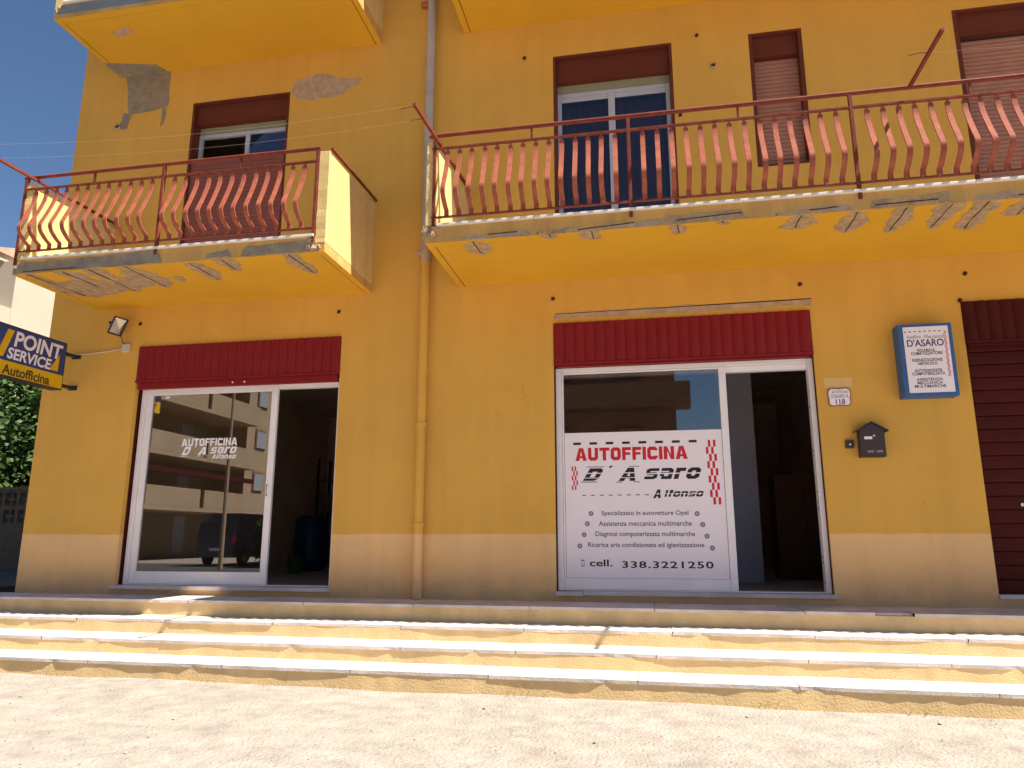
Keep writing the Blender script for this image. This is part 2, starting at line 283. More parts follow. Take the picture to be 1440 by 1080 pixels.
def block_text(st, rect, at, shear=0.0, T=.23, gap=.12, lc=.72):
    """square display lettering built from non-overlapping strips"""
    polys = []; x = 0.0
    def strip(pl, closed, o, sc, T):
        n = len(pl); L = []; R_ = []
        for i in range(n):
            p = Vector(pl[i]); a = Vector(pl[i-1]) if (i > 0 or closed) else None; b = Vector(pl[(i+1) % n]) if (i < n-1 or closed) else None
            d1 = (p-a).normalized() if a is not None else None; d2 = (b-p).normalized() if b is not None else None
            if d1 is None: d1 = d2
            if d2 is None: d2 = d1
            n1 = Vector((-d1.y, d1.x)); n2 = Vector((-d2.y, d2.x)); m_ = (n1+n2).normalized(); k = T/2/max(.4, m_.dot(n1))
            L.append(p+m_*k); R_.append(p-m_*k)
        rng = range(n) if closed else range(n-1)
        for i in rng:
            j = (i+1) % n; polys.append([(o+q.x, q.y*sc) for q in (L[i], L[j], R_[j], R_[i])])
    def R(o, sc, *q): polys.append([(o+q[0], q[2]*sc), (o+q[1], q[2]*sc), (o+q[1], q[3]*sc), (o+q[0], q[3]*sc)])
    for ch in st:
        if ch == ' ': x += .35; continue
        W = .80; low = ch.islower() and ch not in 'lf'; sc = lc if low else 1.0; t = T; h = t/2; c = .10; a0, b0, lo, hi = h, W-h, h, 1-h
        if low: t = T*1.1; 
        if ch == 'A':
            W = .92; e = .27; cx = W/2; ti = t*1.15
            polys.append([(x, 0), (x+ti, 0), (x+cx, .74), (x+cx, 1), (x+cx-.17, 1)]); polys.append([(x+W, 0), (x+cx+.17, 1), (x+cx, 1), (x+cx, .74), (x+W-ti, 0)])
            f = lambda y: ti+(cx-ti)*y/.74
            polys.append([(x+f(.2), .2), (x+W-f(.2), .2), (x+W-f(.37), .37), (x+f(.37), .37)])
        elif ch == 'U': strip([(a0,1),(a0,lo+c),(a0+c,lo),(b0-c,lo),(b0,lo+c),(b0,1)], False, x, 1, t)
        elif ch == 'T': R(x,1,0,W,1-t*.9,1); R(x,1,W/2-h,W/2+h,0,1-t*.9)
        elif ch in 'Oo': strip([(a0,lo+c),(a0+c,lo),(b0-c,lo),(b0,lo+c),(b0,hi-c),(b0-c,hi),(a0+c,hi),(a0,hi-c)], True, x, sc, t)
        elif ch == 'D': strip([(a0,lo),(b0-c,lo),(b0,lo+c),(b0,hi-c),(b0-c,hi),(a0,hi)], True, x, 1, t)
        elif ch == 'F': W = .70; R(x,1,0,t,0,1); R(x,1,t,W,1-t*.9,1); R(x,1,t,W*.92,.40,.60)
        elif ch in 'Il': W = t; R(x,1,0,t,0,1)
        elif ch == 'C': strip([(b0,.70),(b0,hi-c),(b0-c,hi),(a0+c,hi),(a0,hi-c),(a0,lo+c),(a0+c,lo),(b0-c,lo),(b0,lo+c),(b0,.30)][::-1], False, x, 1, t)
        elif ch == 'N': R(x,1,0,t,0,1); R(x,1,W-t,W,0,1); polys.append([(x+t,1),(x+t,.66),(x+W-t,0),(x+W-t,.34)])
        elif ch == "'": W = .22; polys.append([(x,.62),(x+.10,.62),(x+.24,1),(x+.06,1)])
        elif ch == 's': strip([(b0+h,hi),(a0+c,hi),(a0,hi-.06),(a0,.56),(a0+.06,.5),(b0-.06,.5),(b0,.44),(b0,lo+.06),(b0-c,lo),(0,lo)], False, x, sc, t*.85)
        elif ch == 'a': strip([(a0,lo),(b0,lo),(b0,hi-c),(b0-c,hi),(0,hi)], False, x, sc, t*.9); polys.append([(x+a0-h, (lo+h)*sc), (x+a0+h, (lo+h)*sc), (x+a0+h, .62*sc), (x+a0-h, .62*sc)]); polys.append([(x+a0+h, .46*sc), (x+b0-h, .46*sc), (x+b0-h, .62*sc), (x+a0+h, .62*sc)])
        elif ch == 'r': W = .62; R(x,sc,0,t,0,1); R(x,sc,t,W,1-t,1)
        elif ch == 'n': R(x,sc,0,t,0,1); strip([(t,hi),(b0-c,hi),(b0,hi-c),(b0,0)], False, x, sc, t)
        elif ch == 'f': W = .5; R(x,1,.08,.08+t,0,1); R(x,1,.08+t,W,1-t,1); R(x,1,.08+t,W,.55,.55+t*.7)
        x += W+gap
    x -= gap; u0, u1, v0, v1 = rect; mb = MB()
    top = 1.0 if any(not c_.islower() or c_ in 'lf' for c_ in st) else lc
    X1 = x+shear*top
    for p in polys:
        mb.add([(u0+(a+shear*b)/X1*(u1-u0), at, v0+b/top*(v1-v0)) for a, b in p], [tuple(range(len(p)))])
    return mb

# ================================================================== SETTING
# ground ------------------------------------------------------------
GZ = -0.585
def ground():
    m = MB(); nx, ny = 150, 90
    X0, X1, Y0, Y1 = -11.0, 7.0, -7.6, -1.6
    def zz(x, y):
        return GZ + 0.006*math.sin(x*1.7+y*2.1) + 0.004*math.sin(x*4.1-y*3.3+1) + random.uniform(-.0022,.0022) - 0.0028*(x+2)
    vs = [(X0+(X1-X0)*i/nx, Y0+(Y1-Y0)*j/ny, zz(X0+(X1-X0)*i/nx, Y0+(Y1-Y0)*j/ny)) for j in range(ny+1) for i in range(nx+1)]
    fs = [(j*(nx+1)+i, j*(nx+1)+i+1, (j+1)*(nx+1)+i+1, (j+1)*(nx+1)+i) for j in range(ny) for i in range(nx)]
    m.add(vs, fs, True)
    o = m.build('forecourt', M_gro); tag(o, kind='structure')
    g = MB(); g.add([(-600,-600,GZ-.05),(600,-600,GZ-.05),(600,600,GZ-.05),(-600,600,GZ-.05)], [(0,1,2,3)])
    tag(g.build('ground', M_gro), kind='structure')
    r = MB(); r.add([(-200,-26,GZ-.046),(200,-26,GZ-.046),(200,-17,GZ-.046),(-200,-17,GZ-.046)], [(0,1,2,3)])
    tag(r.build('street', M_asph), kind='structure')
    r = MB(); r.box(-60,-9.62,-1.0,40,-0.5,-0.06)
    tag(r.build('side_road', M_asph), kind='structure')
ground()

# steps -------------------------------------------------------------
st = tag(bpy.data.objects.new('front_steps', None), kind='structure'); COL.objects.link(st)
SX0, SX1 = -9.6, 8.0
def fy(x, d): return -(d + 0.012*(x+2)) - 0.0  # slight skew of the flight against the wall
levels = [(0.0, 0.655), (-0.163, 1.015), (-0.298, 1.455), (-0.432, 1.86)]
zn = [-0.163, -0.298, -0.432, -0.75]
prev = 0.0
for k, (z, d) in enumerate(levels):
    core = MB()
    n = 150
    front = [(SX0+(SX1-SX0)*i/n) for i in range(n+1)]
    vs = []; ph = random.uniform(0, 6)
    for x in front:
        yb = fy(x, d) + (0.0075 if k < 3 else 0.010) + (0.0 if k else .012); j = .0026*math.sin(x*2.3+ph)+.0022*math.sin(x*5.1+ph*2)+.0012*math.sin(x*11+ph) + random.uniform(-.0008, .0008)
        if k == 3: j += random.uniform(-.002,.002)
        vs += [(x, yb+j-(.006 if k == 3 else .002), zn[k]-.02), (x, yb+j, z-0.028), (x, yb+0.9, z-0.028), (x, yb+0.9, zn[k]-.02)]
    fs = []
    for i in range(n):
        for a in range(4): fs.append((4*i+a, 4*i+(a+1)%4, 4*i+4+(a+1)%4, 4*i+4+a))
    fs += [(0,1,2,3), (4*n+3,4*n+2,4*n+1,4*n)]
    core.add(vs, fs); core.build('riser', M_step, st)
    x = SX0; backd = (prev if k else -0.0)
    while x < SX1 - 0.1:
        L_ = random.choice([1.05, 1.2, 1.2, 1.35]); x2 = min(SX1, x + L_)
        t = MB(); dz = random.uniform(-.0025, .0025); dy = random.uniform(-.004, .004); g = 0.0025
        if k == 0 and x < 1.95 <= x2: x2 = 1.95
        if k == 0 and abs(x-1.95) < .001: x2 = 2.27; dy = .042; dz -= .004
        # slab with ragged front lip
        m_ = 14; top = []; bot = []; back = []
        for i in range(m_+1):
            xx = x+g + (x2-x-2*g)*i/m_
            chip = random.uniform(0, .002) + (random.uniform(.006,.012) if random.random() < .04 else 0)
            top.append((xx, fy(xx, d)+dy+chip*.7, z+dz)); bot.append((xx, fy(xx, d)+dy+chip, z-0.028+dz))
        yb = (0.0 if k == 0 else 0) ; 
        for i in range(m_+1):
            xx = top[i][0]; back.append((xx, (0.02 if k == 0 else fy(xx, levels[k-1][1])+0.05), z+dz))
        V = top+bot+back; q = m_+1
        F = [(i, i+1, q+i+1, q+i) for i in range(m_)] + [(i, 2*q+i, 2*q+i+1, i+1) for i in range(m_)]
        F += [(0, q, 2*q), (m_, 2*q+m_, q+m_)]
        bb = [(p[0], p[1], z-0.028+dz) for p in back]; V += bb
        F += [(q+i, q+i+1, 3*q+i+1, 3*q+i) for i in range(m_)]
        F += [(0, q, 3*q), (m_, 3*q+m_, q+m_), ]
        t.add(V, F); t.build('tread_slab', M_marb, st)
        x = x2
    prev = d

# ================================================================== MAIN BUILDING
B = thing('apartment_building', 'ochre yellow apartment building with shopfronts below and balconies above', 'building')
WX0, WX1, WZ1 = -7.74, 9.0, 14.0  # height out of view raised so the building's shadow reaches further left
D1 = (-6.37, -3.612, 0.10, 3.06); D2 = (-1.022, 1.775, 0.10, 3.075); D3 = (3.262, 6.10, 0.12, 3.075)
W1 = (-0.985, 0.462, 3.80, 6.54); W2 = (1.354, 1.955, 4.80, 6.53); W3 = (3.57, 5.2, 3.80, 6.52); WL = (-5.95, -4.515, 3.80, 6.49)
ops = [D1, D2, D3, W1, W2, W3, WL]
def wall_grid(ops, x0, x1, z0, z1, yf, yb, jamb):
    xs = sorted({x0, x1} | {o[i] for o in ops for i in (0,1)}); zs = sorted({z0, z1} | {o[i] for o in ops for i in (2,3)})
    m = MB()
    inside = lambda x, z: any(o[0] < x < o[1] and o[2] < z < o[3] for o in ops)
    for i in range(len(xs)-1):
        for j in range(len(zs)-1):
            if inside((xs[i]+xs[i+1])/2, (zs[j]+zs[j+1])/2): continue
            for y in (yf, yb):
                m.add([(xs[i],y,zs[j]),(xs[i+1],y,zs[j]),(xs[i+1],y,zs[j+1]),(xs[i],y,zs[j+1])], [(0,1,2,3)])
    for a,b,c,d in ops:
        for P in ([(a,yf,c),(a,yb,c),(a,yb,d),(a,yf,d)], [(b,yf,c),(b,yb,c),(b,yb,d),(b,yf,d)],
                  [(a,yf,c),(b,yf,c),(b,yb,c),(a,yb,c)], [(a,yf,d),(b,yf,d),(b,yb,d),(a,yb,d)]):
            m.add(P, [(0,1,2,3)])
    m.add([(x0,yf,z0),(x0,yb,z0),(x0,yb,z1),(x0,yf,z1)], [(0,1,2,3)]); m.add([(x1,yf,z0),(x1,yb,z0),(x1,yb,z1),(x1,yf,z1)], [(0,1,2,3)])
    return m
wm = wall_grid(ops, WX0, WX1, -0.03, WZ1, 0.0, 0.30, 0)
wm.box(WX0, WX0+.3, 0.302, 12, -0.5, WZ1); wm.box(WX1-.3, WX1, 0.302, 12, -0.5, WZ1); wm.box(WX0+.302, WX1-.302, 11.7, 12, -0.5, WZ1)
wall = wm.build('front_wall', M_wall, B)
rf = MB(); rf.box(WX0-.3, WX1+.3, -0.3, 12.3, WZ1+.002, WZ1+.3); rf.build('roof', M_cream, B)
fl = MB(); fl.box(WX0+.302, WX1-.302, 0.302, 11.69, -0.3, 0.085); fl.build('garage_floor', M_intf, B)
ce = MB(); ce.box(WX0+.302, WX1-.302, 0.302, 11.69, 3.45, 3.70); ce.build('garage_ceiling', M_int, B)
iw = MB(); iw.box(WX0+.303, WX1-.303, 8.0, 8.1, 0.085, 3.45); iw.box(-2.75, -2.6, 0.302, 5.5, 0.085, 3.45); iw.box(2.7, 2.85, 0.302, 7.99, 0.085, 3.45)
iw.box(WX0+.303, WX0+.33, 0.302, 7.99, 0.085, 3.45)
iw.build('garage_partition', M_int, B)
up = MB()
for a, b in ((-7.2, -3.0), (-2.2, 1.1), (1.2, 2.4), (3.0, 6.0)): up.box(a, b, 3.2, 3.3, 3.72, 6.9)
up.box(-7.2,-3.0,0.31,3.2,6.8,6.9); up.box(-2.2,6,0.31,3.2,6.8,6.9); up.box(-2.25,-2.2,.31,3.2,3.72,6.8); up.box(1.1,1.15,.31,3.2,3.72,6.8); up.box(-7.25,-7.2,.31,3.2,3.72,6.8); up.box(-3.0,-2.95,.31,3.2,3.72,6.8)
up.build('room_wall', M_int, B)

# irregular patches on the wall --------------------------------------
def blob_patch(name, pts, y, m, parent, thick=0.004, plane='y', jitter=0.02, sub=5, seed=0):
    rnd = random.Random(seed); P = []
    n = len(pts)
    for i in range(n):
        a = pts[i]; b = pts[(i+1) % n]
        for k in range(sub):
            t = k/sub; P.append((a[0]+(b[0]-a[0])*t + rnd.uniform(-1,1)*jitter, a[1]+(b[1]-a[1])*t + rnd.uniform(-1,1)*jitter))
    mb = MB()
    if plane == 'y': mb.strip(P, 'y', y, y-thick)
    else: mb.strip(P, 'z', y, y-thick)
    o = mb.build(name, m, parent); return o
blob_patch('repair_patch', [(-7.05,7.035),(-6.36,7.035),(-6.33,6.50),(-6.60,6.45),(-6.95,6.43)], -0.0005, M_concd, B, 0.002, seed=1, jitter=.012)
blob_patch('repair_patch', [(-6.43,6.47),(-6.36,6.47),(-6.37,6.25),(-6.42,6.2)], -0.003, M_concd, B, 0.002, seed=2, jitter=.01)
blob_patch('repair_patch', [(-7.02,6.46),(-6.9,6.45),(-6.95,6.22),(-7.08,6.2)], -0.003, M_concd, B, 0.002, seed=3, jitter=.012)
blob_patch('repair_patch', [(-4.50,6.50),(-4.46,6.62),(-4.30,6.68),(-4.05,6.72),(-3.88,6.62),(-3.5,6.56),(-3.66,6.42),(-3.9,6.34),(-4.2,6.32),(-4.42,6.38)], -0.0005, M_patch, B, 0.003, seed=4, jitter=.015)
blob_patch('repair_patch', [(-1.01,3.12),(1.79,3.13),(1.80,3.20),(0.5,3.205),(-0.4,3.19),(-1.0,3.195)], -0.0005, M_patch, B, 0.002, seed=5, jitter=.012, sub=10)
blob_patch('paint_sample', [(1.855,2.205),(2.135,2.205),(2.135,2.315),(1.855,2.315)], -0.0005, mat('pale_ochre_paint', (0.68,0.45,0.17), .85), B, 0.001, seed=6, jitter=.001)

# shopfronts -------------------------------------------------------
def rib_mesh(w_, z0, z1, y):
    m = MB(); n = 8; prof = [(-w_/2+.002 + (w_-.004)*i/n, -0.020*math.sin(math.pi*(i/n))**0.7) for i in range(n+1)]
    prof = [(-w_/2, 0.0)] + prof + [(w_/2, 0.0)]
    vs = [(p[0], y+p[1], z0) for p in prof] + [(p[0], y+p[1], z1) for p in prof]; q = len(prof)
    fs = [(i, i+1, q+i+1, q+i) for i in range(q-1)] + [tuple(range(q))[::-1], tuple(range(q, 2*q))]
    m.add(vs, fs); return m
def shutter_box(x0, x1, z0, z1, nr, zlip, m_):
    c = MB(); c.box(x0+.004, x1-.004, -0.012, 0.26, z0, z1-.003); 
    c.box(x0+.004, x1-.004, -0.03, -0.013, z0, z0+.028)
    c.box(x0+.03, x1-.03, 0.005, 0.06, zlip, z0-.001)
    case = c.build('shutter_box', m_, B, 0.003)
    w_ = (x1-x0-.02)/nr
    me = rib_mesh(w_, z0+.03, z1-.006, -0.013).build('rib', m_, case)
    me.location = (x0+.01+w_/2, 0, 0)
    for i in range(1, nr):
        o = me.copy(); COL.objects.link(o); o.parent = case; o.location = (x0+.01+w_*(i+.5), 0, 0)
    return case
c1 = shutter_box(D1[0], D1[1], 2.585, 3.058, 24, 2.50, M_crim)
sc_ = MB()
for x in (-5.02, -4.86): sc_.tube([(x, 0.006, 2.54), (x, -0.004, 2.54)], 0.011, 8)
sc_.build('screw', M_white, c1)
c2 = shutter_box(D2[0], D2[1], 2.575, 3.073, 24, 2.555, M_crim)

def shopfront(x0, x1, z0, z1, leaf_x1, yf, gx0, gx1, gz0, gz1):
    f = MB(); fy0, fy1 = yf, yf+0.12
    f.box(x0+.012, x0+.075, fy0, fy1, z0, z1); f.box(x1-.055, x1-.004, fy0, fy1, z0, z1)
    f.box(x0+.077, x1-.057, fy0, fy1, z1-.05, z1); f.box(x0+.077, x1-.057, fy0+.04, fy1, z1-.11, z1-.052)
    f.box(x0+.077, x1-.057, fy0+.01, fy1, z0, z0+.012)
    fr = f.build('shopfront_frame', M_white, B, 0.003)
    lf = MB(); lx0 = x0+.078; ly0, ly1 = yf+.015, yf+.055; lz0, lz1 = z0+.014, z1-.054
    lf.box(lx0, gx0, ly0, ly1, lz0, lz1); lf.box(gx1, leaf_x1, ly0, ly1, lz0, lz1)
    lf.box(gx0+.001, gx1-.001, ly0+.002, ly1, lz0, gz0); lf.box(gx0+.001, gx1-.001, ly0+.002, ly1, gz1, lz1)
    leaf = lf.build('sliding_door', M_white, B, 0.003)
    gg = MB(); gg.box(gx0+.002, gx1-.002, ly0+.018, ly0+.024, gz0+.002, gz1-.002)
    gg.build('glass_pane', G_shop, leaf)
    return fr, leaf
fr1, lf1 = shopfront(D1[0]+.02, D1[1], 0.105, 2.575, -4.462, 0.10, -6.19, -4.545, 0.262, 2.435)
fr2, lf2 = shopfront(D2[0], D2[1], 0.105, 2.555, 0.865, 0.075, -0.925, 0.790, 0.235, 2.485)
hl = MB()
for z in (2.02, 1.55, 1.50, 1.12, 1.02, .95, .45, .40, .2): hl.box(D2[1]-.058, D2[1]-.0552, .12, .135, z, z+.022)
hl.build('lock_slot', M_dark, fr2)
for q_ in ((D1[0]+.001, D1[0]+.018, 0.07, .16, .1, 2.55), (D2[1]-.003, D2[1]-.0005, .03, .074, .1, 2.57), (D2[0]+.0005, D2[0]+.004, .03, .074, .1, 2.57)):
    gr_ = MB(); gr_.box(*q_); gr_.build('shutter_guide', M_maro, B)
hd = MB(); hd.tube([(-4.50,.08,1.15),(-4.50,.06,1.15),(-4.50,.06,1.28),(-4.50,.08,1.28)], .006, 6); hd.build('door_handle', M_dark, lf1)
# sills
for (a, b, cracked) in ((D1[0]-.03, D1[1]+.02, 0), (D2[0]-.01, D2[1]+.03, 1)):
    if cracked:
        s_ = MB(); s_.box(a, a+.30, -.05, .299, .058, .098); s_.build('sill', M_marb, B, .003)
        s_ = MB(); s_.box(a+.305, b, -.045, .299, .065, .103); s_.build('sill', M_marb, B, .003)
    else:
        s_ = MB(); s_.box(a, b, -.05, .299, .062, .103); s_.build('sill', M_marb, B, .003)
s_ = MB(); s_.box(D3[0]+.0, D3[1], -.03, .299, .085, .122); s_.build('sill', M_marb, B, .003)

# third shutter, closed ---------------------------------------------
c3 = shutter_box(D3[0], D3[1], 2.62, 3.073, 24, 2.60, M_maro)
rs = MB(); rs.box(D3[0]+.001, D3[1]-.001, .14, .16, .122, 2.61); roller = rs.build('roller_shutter', M_maro, B)
sl = MB(); h_ = 0.135; x0, x1 = D3[0]+.003, D3[1]-.003
prof = [(0.139, 0.0), (0.118, 0.003), (0.114, 0.02), (0.112, 0.07), (0.115, h_-.012), (0.120, h_-.005), (0.139, h_-.005)]
sl.strip(prof, 'x', x0, x1); s0 = sl.build('slat', M_maro, roller)
nsl = int((2.60-.124)/h_)
s0.location = (0, 0, .124)
for i in range(1, nsl+1):
    o = s0.copy(); COL.objects.link(o); o.parent = roller; o.location = (0, random.uniform(-.001,.001), .124+i*h_)
k_ = MB(); k_.tube([(3.62,.112,.98),(3.62,.095,.98)], .017, 12); k_.build('lock', M_alu, roller)

# upper windows ------------------------------------------------------
def jamb_trim(o, wd=0.035):
    m = MB(); x0, x1, z0, z1 = o
    m.box(x0+.0015, x0+wd, 0.001, .24, z0, z1-.0015); m.box(x1-wd, x1-.0015, 0.001, .24, z0, z1-.0015)
    m.box(x0+wd+.001, x1-wd-.001, 0.001, .24, z1-.03, z1-.0015)
    return m.build('window_surround', M_redw, B)
def shutter_case(o, z0, m_, y=0.055):
    m = MB(); m.box(o[0]+.036, o[1]-.036, y, .24, z0, o[3]-.031); m.box(o[0]+.036, o[1]-.036, y-.008, y-.001, z0, z0+.02)
    return m.build('shutter_case', m_, B, .003)
def slats(o, z0, z1, y, m_, hh=0.052):
    bk = MB(); bk.box(o[0]+.037, o[1]-.037, y+.012, y+.02, z0, z1); p = bk.build('roller_blind', M_dark, B)
    s_ = MB(); pf = [(y+.011, 0), (y+.002, .004), (y-.001, hh*.5), (y+.002, hh-.006), (y+.011, hh-.004)]
    s_.strip(pf, 'x', o[0]+.038, o[1]-.038); a = s_.build('slat', m_, p); a.location = (0,0,z0+.002)
    for i in range(1, int((z1-z0)/hh)):
        c = a.copy(); COL.objects.link(c); c.parent = p; c.location = (0,0,z0+.002+i*hh)
# w1 balcony door
jamb_trim(W1); shutter_case(W1, 6.20, M_redw)
jf = MB(); a, b = W1[0]+.037, W1[1]-.037; y0, y1 = .12, .17
jf.box(a, b, .13, .22, 6.085, 6.198); jf.build('header_board', mat('olive_header', (0.30,0.27,0.16), .8), B)
jf = MB(); jf.box(a, a+.05, y0, y1, 3.80, 6.08); jf.box(b-.05, b, y0, y1, 3.80, 6.08); jf.box(a+.051, b-.051, y0, y1, 6.03, 6.08); jf.box(a+.051, b-.051, y0, y1, 3.80, 3.86)
wf = jf.build('balcony_door', M_lilac, B, .003)
mid = (a+b)/2-.02
lf_ = MB(); lf_.box(mid-.04, mid+.04, y0-.01, y1-.01, 3.862, 6.028); lf_.box(a+.052, mid-.041, y0+.005, y1-.01, 5.97, 6.028); lf_.box(mid+.041, b-.052, y0+.005, y1-.01, 5.97, 6.028)
lf_.build('stile', M_lilac, wf, .003)
for (p, q) in ((a+.052, mid-.041), (mid+.041, b-.052)):
    g_ = MB(); g_.box(p, q, y0+.02, y0+.026, 3.87, 5.969); g_.build('glass_pane', G_win, wf)
cu_ = MB(); n_ = 90; xs_ = [W1[0]+.09+(W1[1]-W1[0]-.18)*i/n_ for i in range(n_+1)]
vs_ = [(x, .27+.018*math.sin(x*38)+.008*math.sin(x*91), z) for z in (3.86, 5.99) for x in xs_]
cu_.add(vs_, [(i, i+1, n_+2+i, n_+1+i) for i in range(n_)], True); cu_.build('curtain', mat('grey_brown_curtain', (0.36,.25,.27), .9), wf)
# w2, w3 closed roller blinds
jamb_trim(W2, .045); shutter_case(W2, 6.24, M_redw); slats(W2, 4.83, 6.24, .13, M_slat)
jamb_trim(W3, .05); shutter_case(W3, 6.22, M_redw); slats(W3, 3.80, 6.22, .13, M_slat)
wsill = MB(); wsill.box(W2[0], W2[1], .002, .24, 4.80, 4.828); wsill.build('window_sill', M_redw, B)
# wL
jamb_trim(WL, .035); shutter_case(WL, 6.19, M_redw)
a, b = WL[0]+.037, WL[1]-.037
m = MB(); m.box(a, b, .16, .22, 6.08, 6.188); m.build('header_board', MATS['olive_header'], B)
m = MB(); m.box(a, a+.045, .15, .20, 3.8, 6.08); m.box(b-.045, b, .15, .20, 3.8, 6.08); m.box(a+.046, b-.046, .15, .20, 6.03, 6.08); m.box(a+.046,b-.046,.15,.2,3.8,3.86)
mid = (a+b)/2+.05; m.box(mid-.03, mid+.03, .145, .195, 3.862, 6.028)
wf = m.build('balcony_door', M_lilac, B, .003)
g_ = MB(); g_.box(mid+.031, b-.046, .17, .176, 3.87, 6.028); g_.build('glass_pane', G_win, wf)
g_ = MB(); g_.box(a+.046, mid-.031, .17, .176, 3.87, 5.2); g_.build('glass_pane', G_win, wf)
m = MB(); m.box(a, b+.002, .035, .06, 3.80, 5.60); pn = m.build('lower_blind', M_pinkp, B)
s_ = MB(); s_.box(a, b, .026, .0345, 0, .058); s0 = s_.build('slat', M_pinkp, pn); s0.location = (0,0,3.81)
for i in range(1, 29):
    c = s0.copy(); COL.objects.link(c); c.parent = pn; c.location = (0,0,3.81+i*.062)

# balconies ------------------------------------------------------------
SY = -1.34
def balcony(x0, x1, zs, yf, para_l, para_r, name='balcony_slab', thick=.17, strip_=True):
    m = MB()
    m.box(x0, x1, yf, -0.001, zs+.03, zs+thick)           # upper body
    g = .012; e = .075
    xa, xb = x0, x1
    # bottom skin with drip groove round three sides
    m.box(x0+.0005, x0+e, yf+.0005, -.001, zs, zs+.0295); m.box(x1-e, x1-.0005, yf+.0005, -.001, zs, zs+.0295)
    m.box(x0+e+.0005, x1-e-.0005, yf+.0005, yf+.10, zs, zs+.0295)
    m.box(x0+e+g, x1-e-g, yf+.10+.004, -.001, zs+.001, zs+.0295)
    s_ = m.build(name, M_soff, B)
    me = s_.data; me.materials.append(M_fasc)
    for p in me.polygons:
        if abs(p.normal.z) < .5: p.material_index = 1
    if strip_:
        x = x0+(.12 if para_l else 0); xe = x1-(.12 if para_r else 0)
        while x < xe-.01:
            x2 = min(xe, x+1.0); t = MB(); t.box(x+.0015, x2-.0015, yf-.036, -.001, zs+thick+.001, zs+thick+.026); t.build('edge_slab', M_edge, s_, .003); x = x2
    return s_
def parapet(x0, x1, z0, z1, yf, parent, ragged=True, seed=0):
    rnd = random.Random(seed); m = MB(); n = 14
    # outline in Y-Z with a rough front top edge
    pts = [(yf, z0)] + [(yf + rnd.uniform(0,.006), z0+(z1-z0)*i/n) for i in range(1, n)] + [(yf+.006, z1)]
    pts += [(yf+.4, z1+.004), (-.001, z1), (-.001, z0)]
    m.strip(pts, 'x', x0, x1)
    return m.build('parapet', M_para, parent, .004)
ZS = 3.59
bl = balcony(-7.05, -3.25, ZS, SY, True, True); tag(bl, 'left balcony slab with crumbling grey front edge')
br = balcony(-2.155, 7.2, ZS, SY, True, False); tag(br, 'long right balcony slab with spalled concrete and bare rusty rebar')
parapet(-7.05, -6.935, ZS+.171, 4.725, SY-.004, bl, seed=1); parapet(-3.362, -3.247, ZS+.10, 4.745, SY-.004, bl, seed=2)
parapet(-2.158, -2.045, ZS+.19, 4.725, SY-.004, br, seed=3)
ul = balcony(-7.15, -3.25, 7.04, -1.2, True, True, thick=.20); ur = balcony(-2.13, 7.2, 7.04, -1.2, True, False, thick=.20)
parapet(-7.153, -7.035, 7.04+.14, 8.1, -1.204, ul, seed=4); parapet(-3.362, -3.247, 7.04+.15, 8.1, -1.204, ul, seed=5); parapet(-2.133, -2.02, 7.04+.18, 8.1, -1.204, ur, seed=6)
for (x0, x1) in ((-7.15,-3.25), (-2.13,7.2)):
    t = balcony(x0, x1, 10.5, -1.2, False, False, thick=.2)

# spalled patches with bare rebar
def spall(x, y0, y1, wd, parent, z=ZS, skew=0.0, seed=0, bar=True, m_=None):
    rnd = random.Random(seed); n = 18; P = []
    def side(sg):
        p1, p2, p3 = rnd.uniform(0,6), rnd.uniform(0,6), rnd.uniform(0,6); out = []
        for i in range(n+1):
            t = i/n; env = (1-abs(2*min(1,t*.9+.12)-1)**2.4)**.5 if t < 1 else .12
            w_ = wd*1.15*env*(1+.25*math.sin(5*t+p1)+.14*math.sin(13*t+p2)+.08*math.sin(29*t+p3))
            out.append((x+skew*t+sg*max(.008,w_)+rnd.uniform(-.003,.003), y0+(y1-y0)*t))
        return out
    P = side(-1)+side(1)[::-1]
    mb = MB(); mb.strip(P, 'z', z+.0005, z-.0015-.0002*(seed%13)); mb.build('spall_patch', m_ or M_conc, parent)
    if bar:
        b = MB(); a = .0; pts = []
        for k in range(9):
            a += rnd.uniform(-.006,.006); pts.append((x+skew*(k/8)+a, y0+(y1-y0-.05)*k/8, z-.004+rnd.uniform(-.003,.002)))
        b.tube(pts, [.005*rnd.uniform(.6,1.25) for _ in pts], 6); b.build('rebar', M_rust, parent)
def fascia_patch(x0, x1, z0, z1, parent, m_, y=SY, seed=0, bar=None):
    blob_patch('spall_patch', [(x0, z0), ((x0+x1)/2, z0+.002), (x1, z0), (x1-.03, (z0+z1)/2), (x1-.06, z1), ((x0+x1)/2, z1-.02), (x0+.06, z1-.03), (x0+.01, (z0+z1)/2)], y-.0004*(seed%8), m_, parent, .0015, jitter=.008, sub=6, seed=seed)
    if bar:
        rnd = random.Random(seed+50); b = MB(); b.tube([(bar[0]+(bar[1]-bar[0])*k/6, y-.005, bar[2]+(bar[3]-bar[2])*k/6+rnd.uniform(-.002,.002)) for k in range(7)], .005, 6); b.build('rebar', M_rust, parent)
rows = [(-1.66,-1.30,-.93,.10,.03),(-.89,-1.335,-1.22,.06,.01),(-.47,-1.335,-1.12,.09,.0),(.36,-1.335,-1.10,.07,.0),(.78,-1.335,-1.25,.05,0),
        (1.49,-1.335,-1.00,.12,-.01),(1.98,-1.31,-.83,.10,.0),(2.39,-1.33,-.76,.085,.0),(2.77,-1.335,-.78,.10,.0),(3.06,-1.335,-.70,.12,.03),(3.42,-1.335,-.95,.12,0),(3.9,-1.335,-.8,.12,0)]
for i, (x, a, b, wd, sk) in enumerate(rows): spall(x, a, b, wd, br, skew=sk, seed=i)
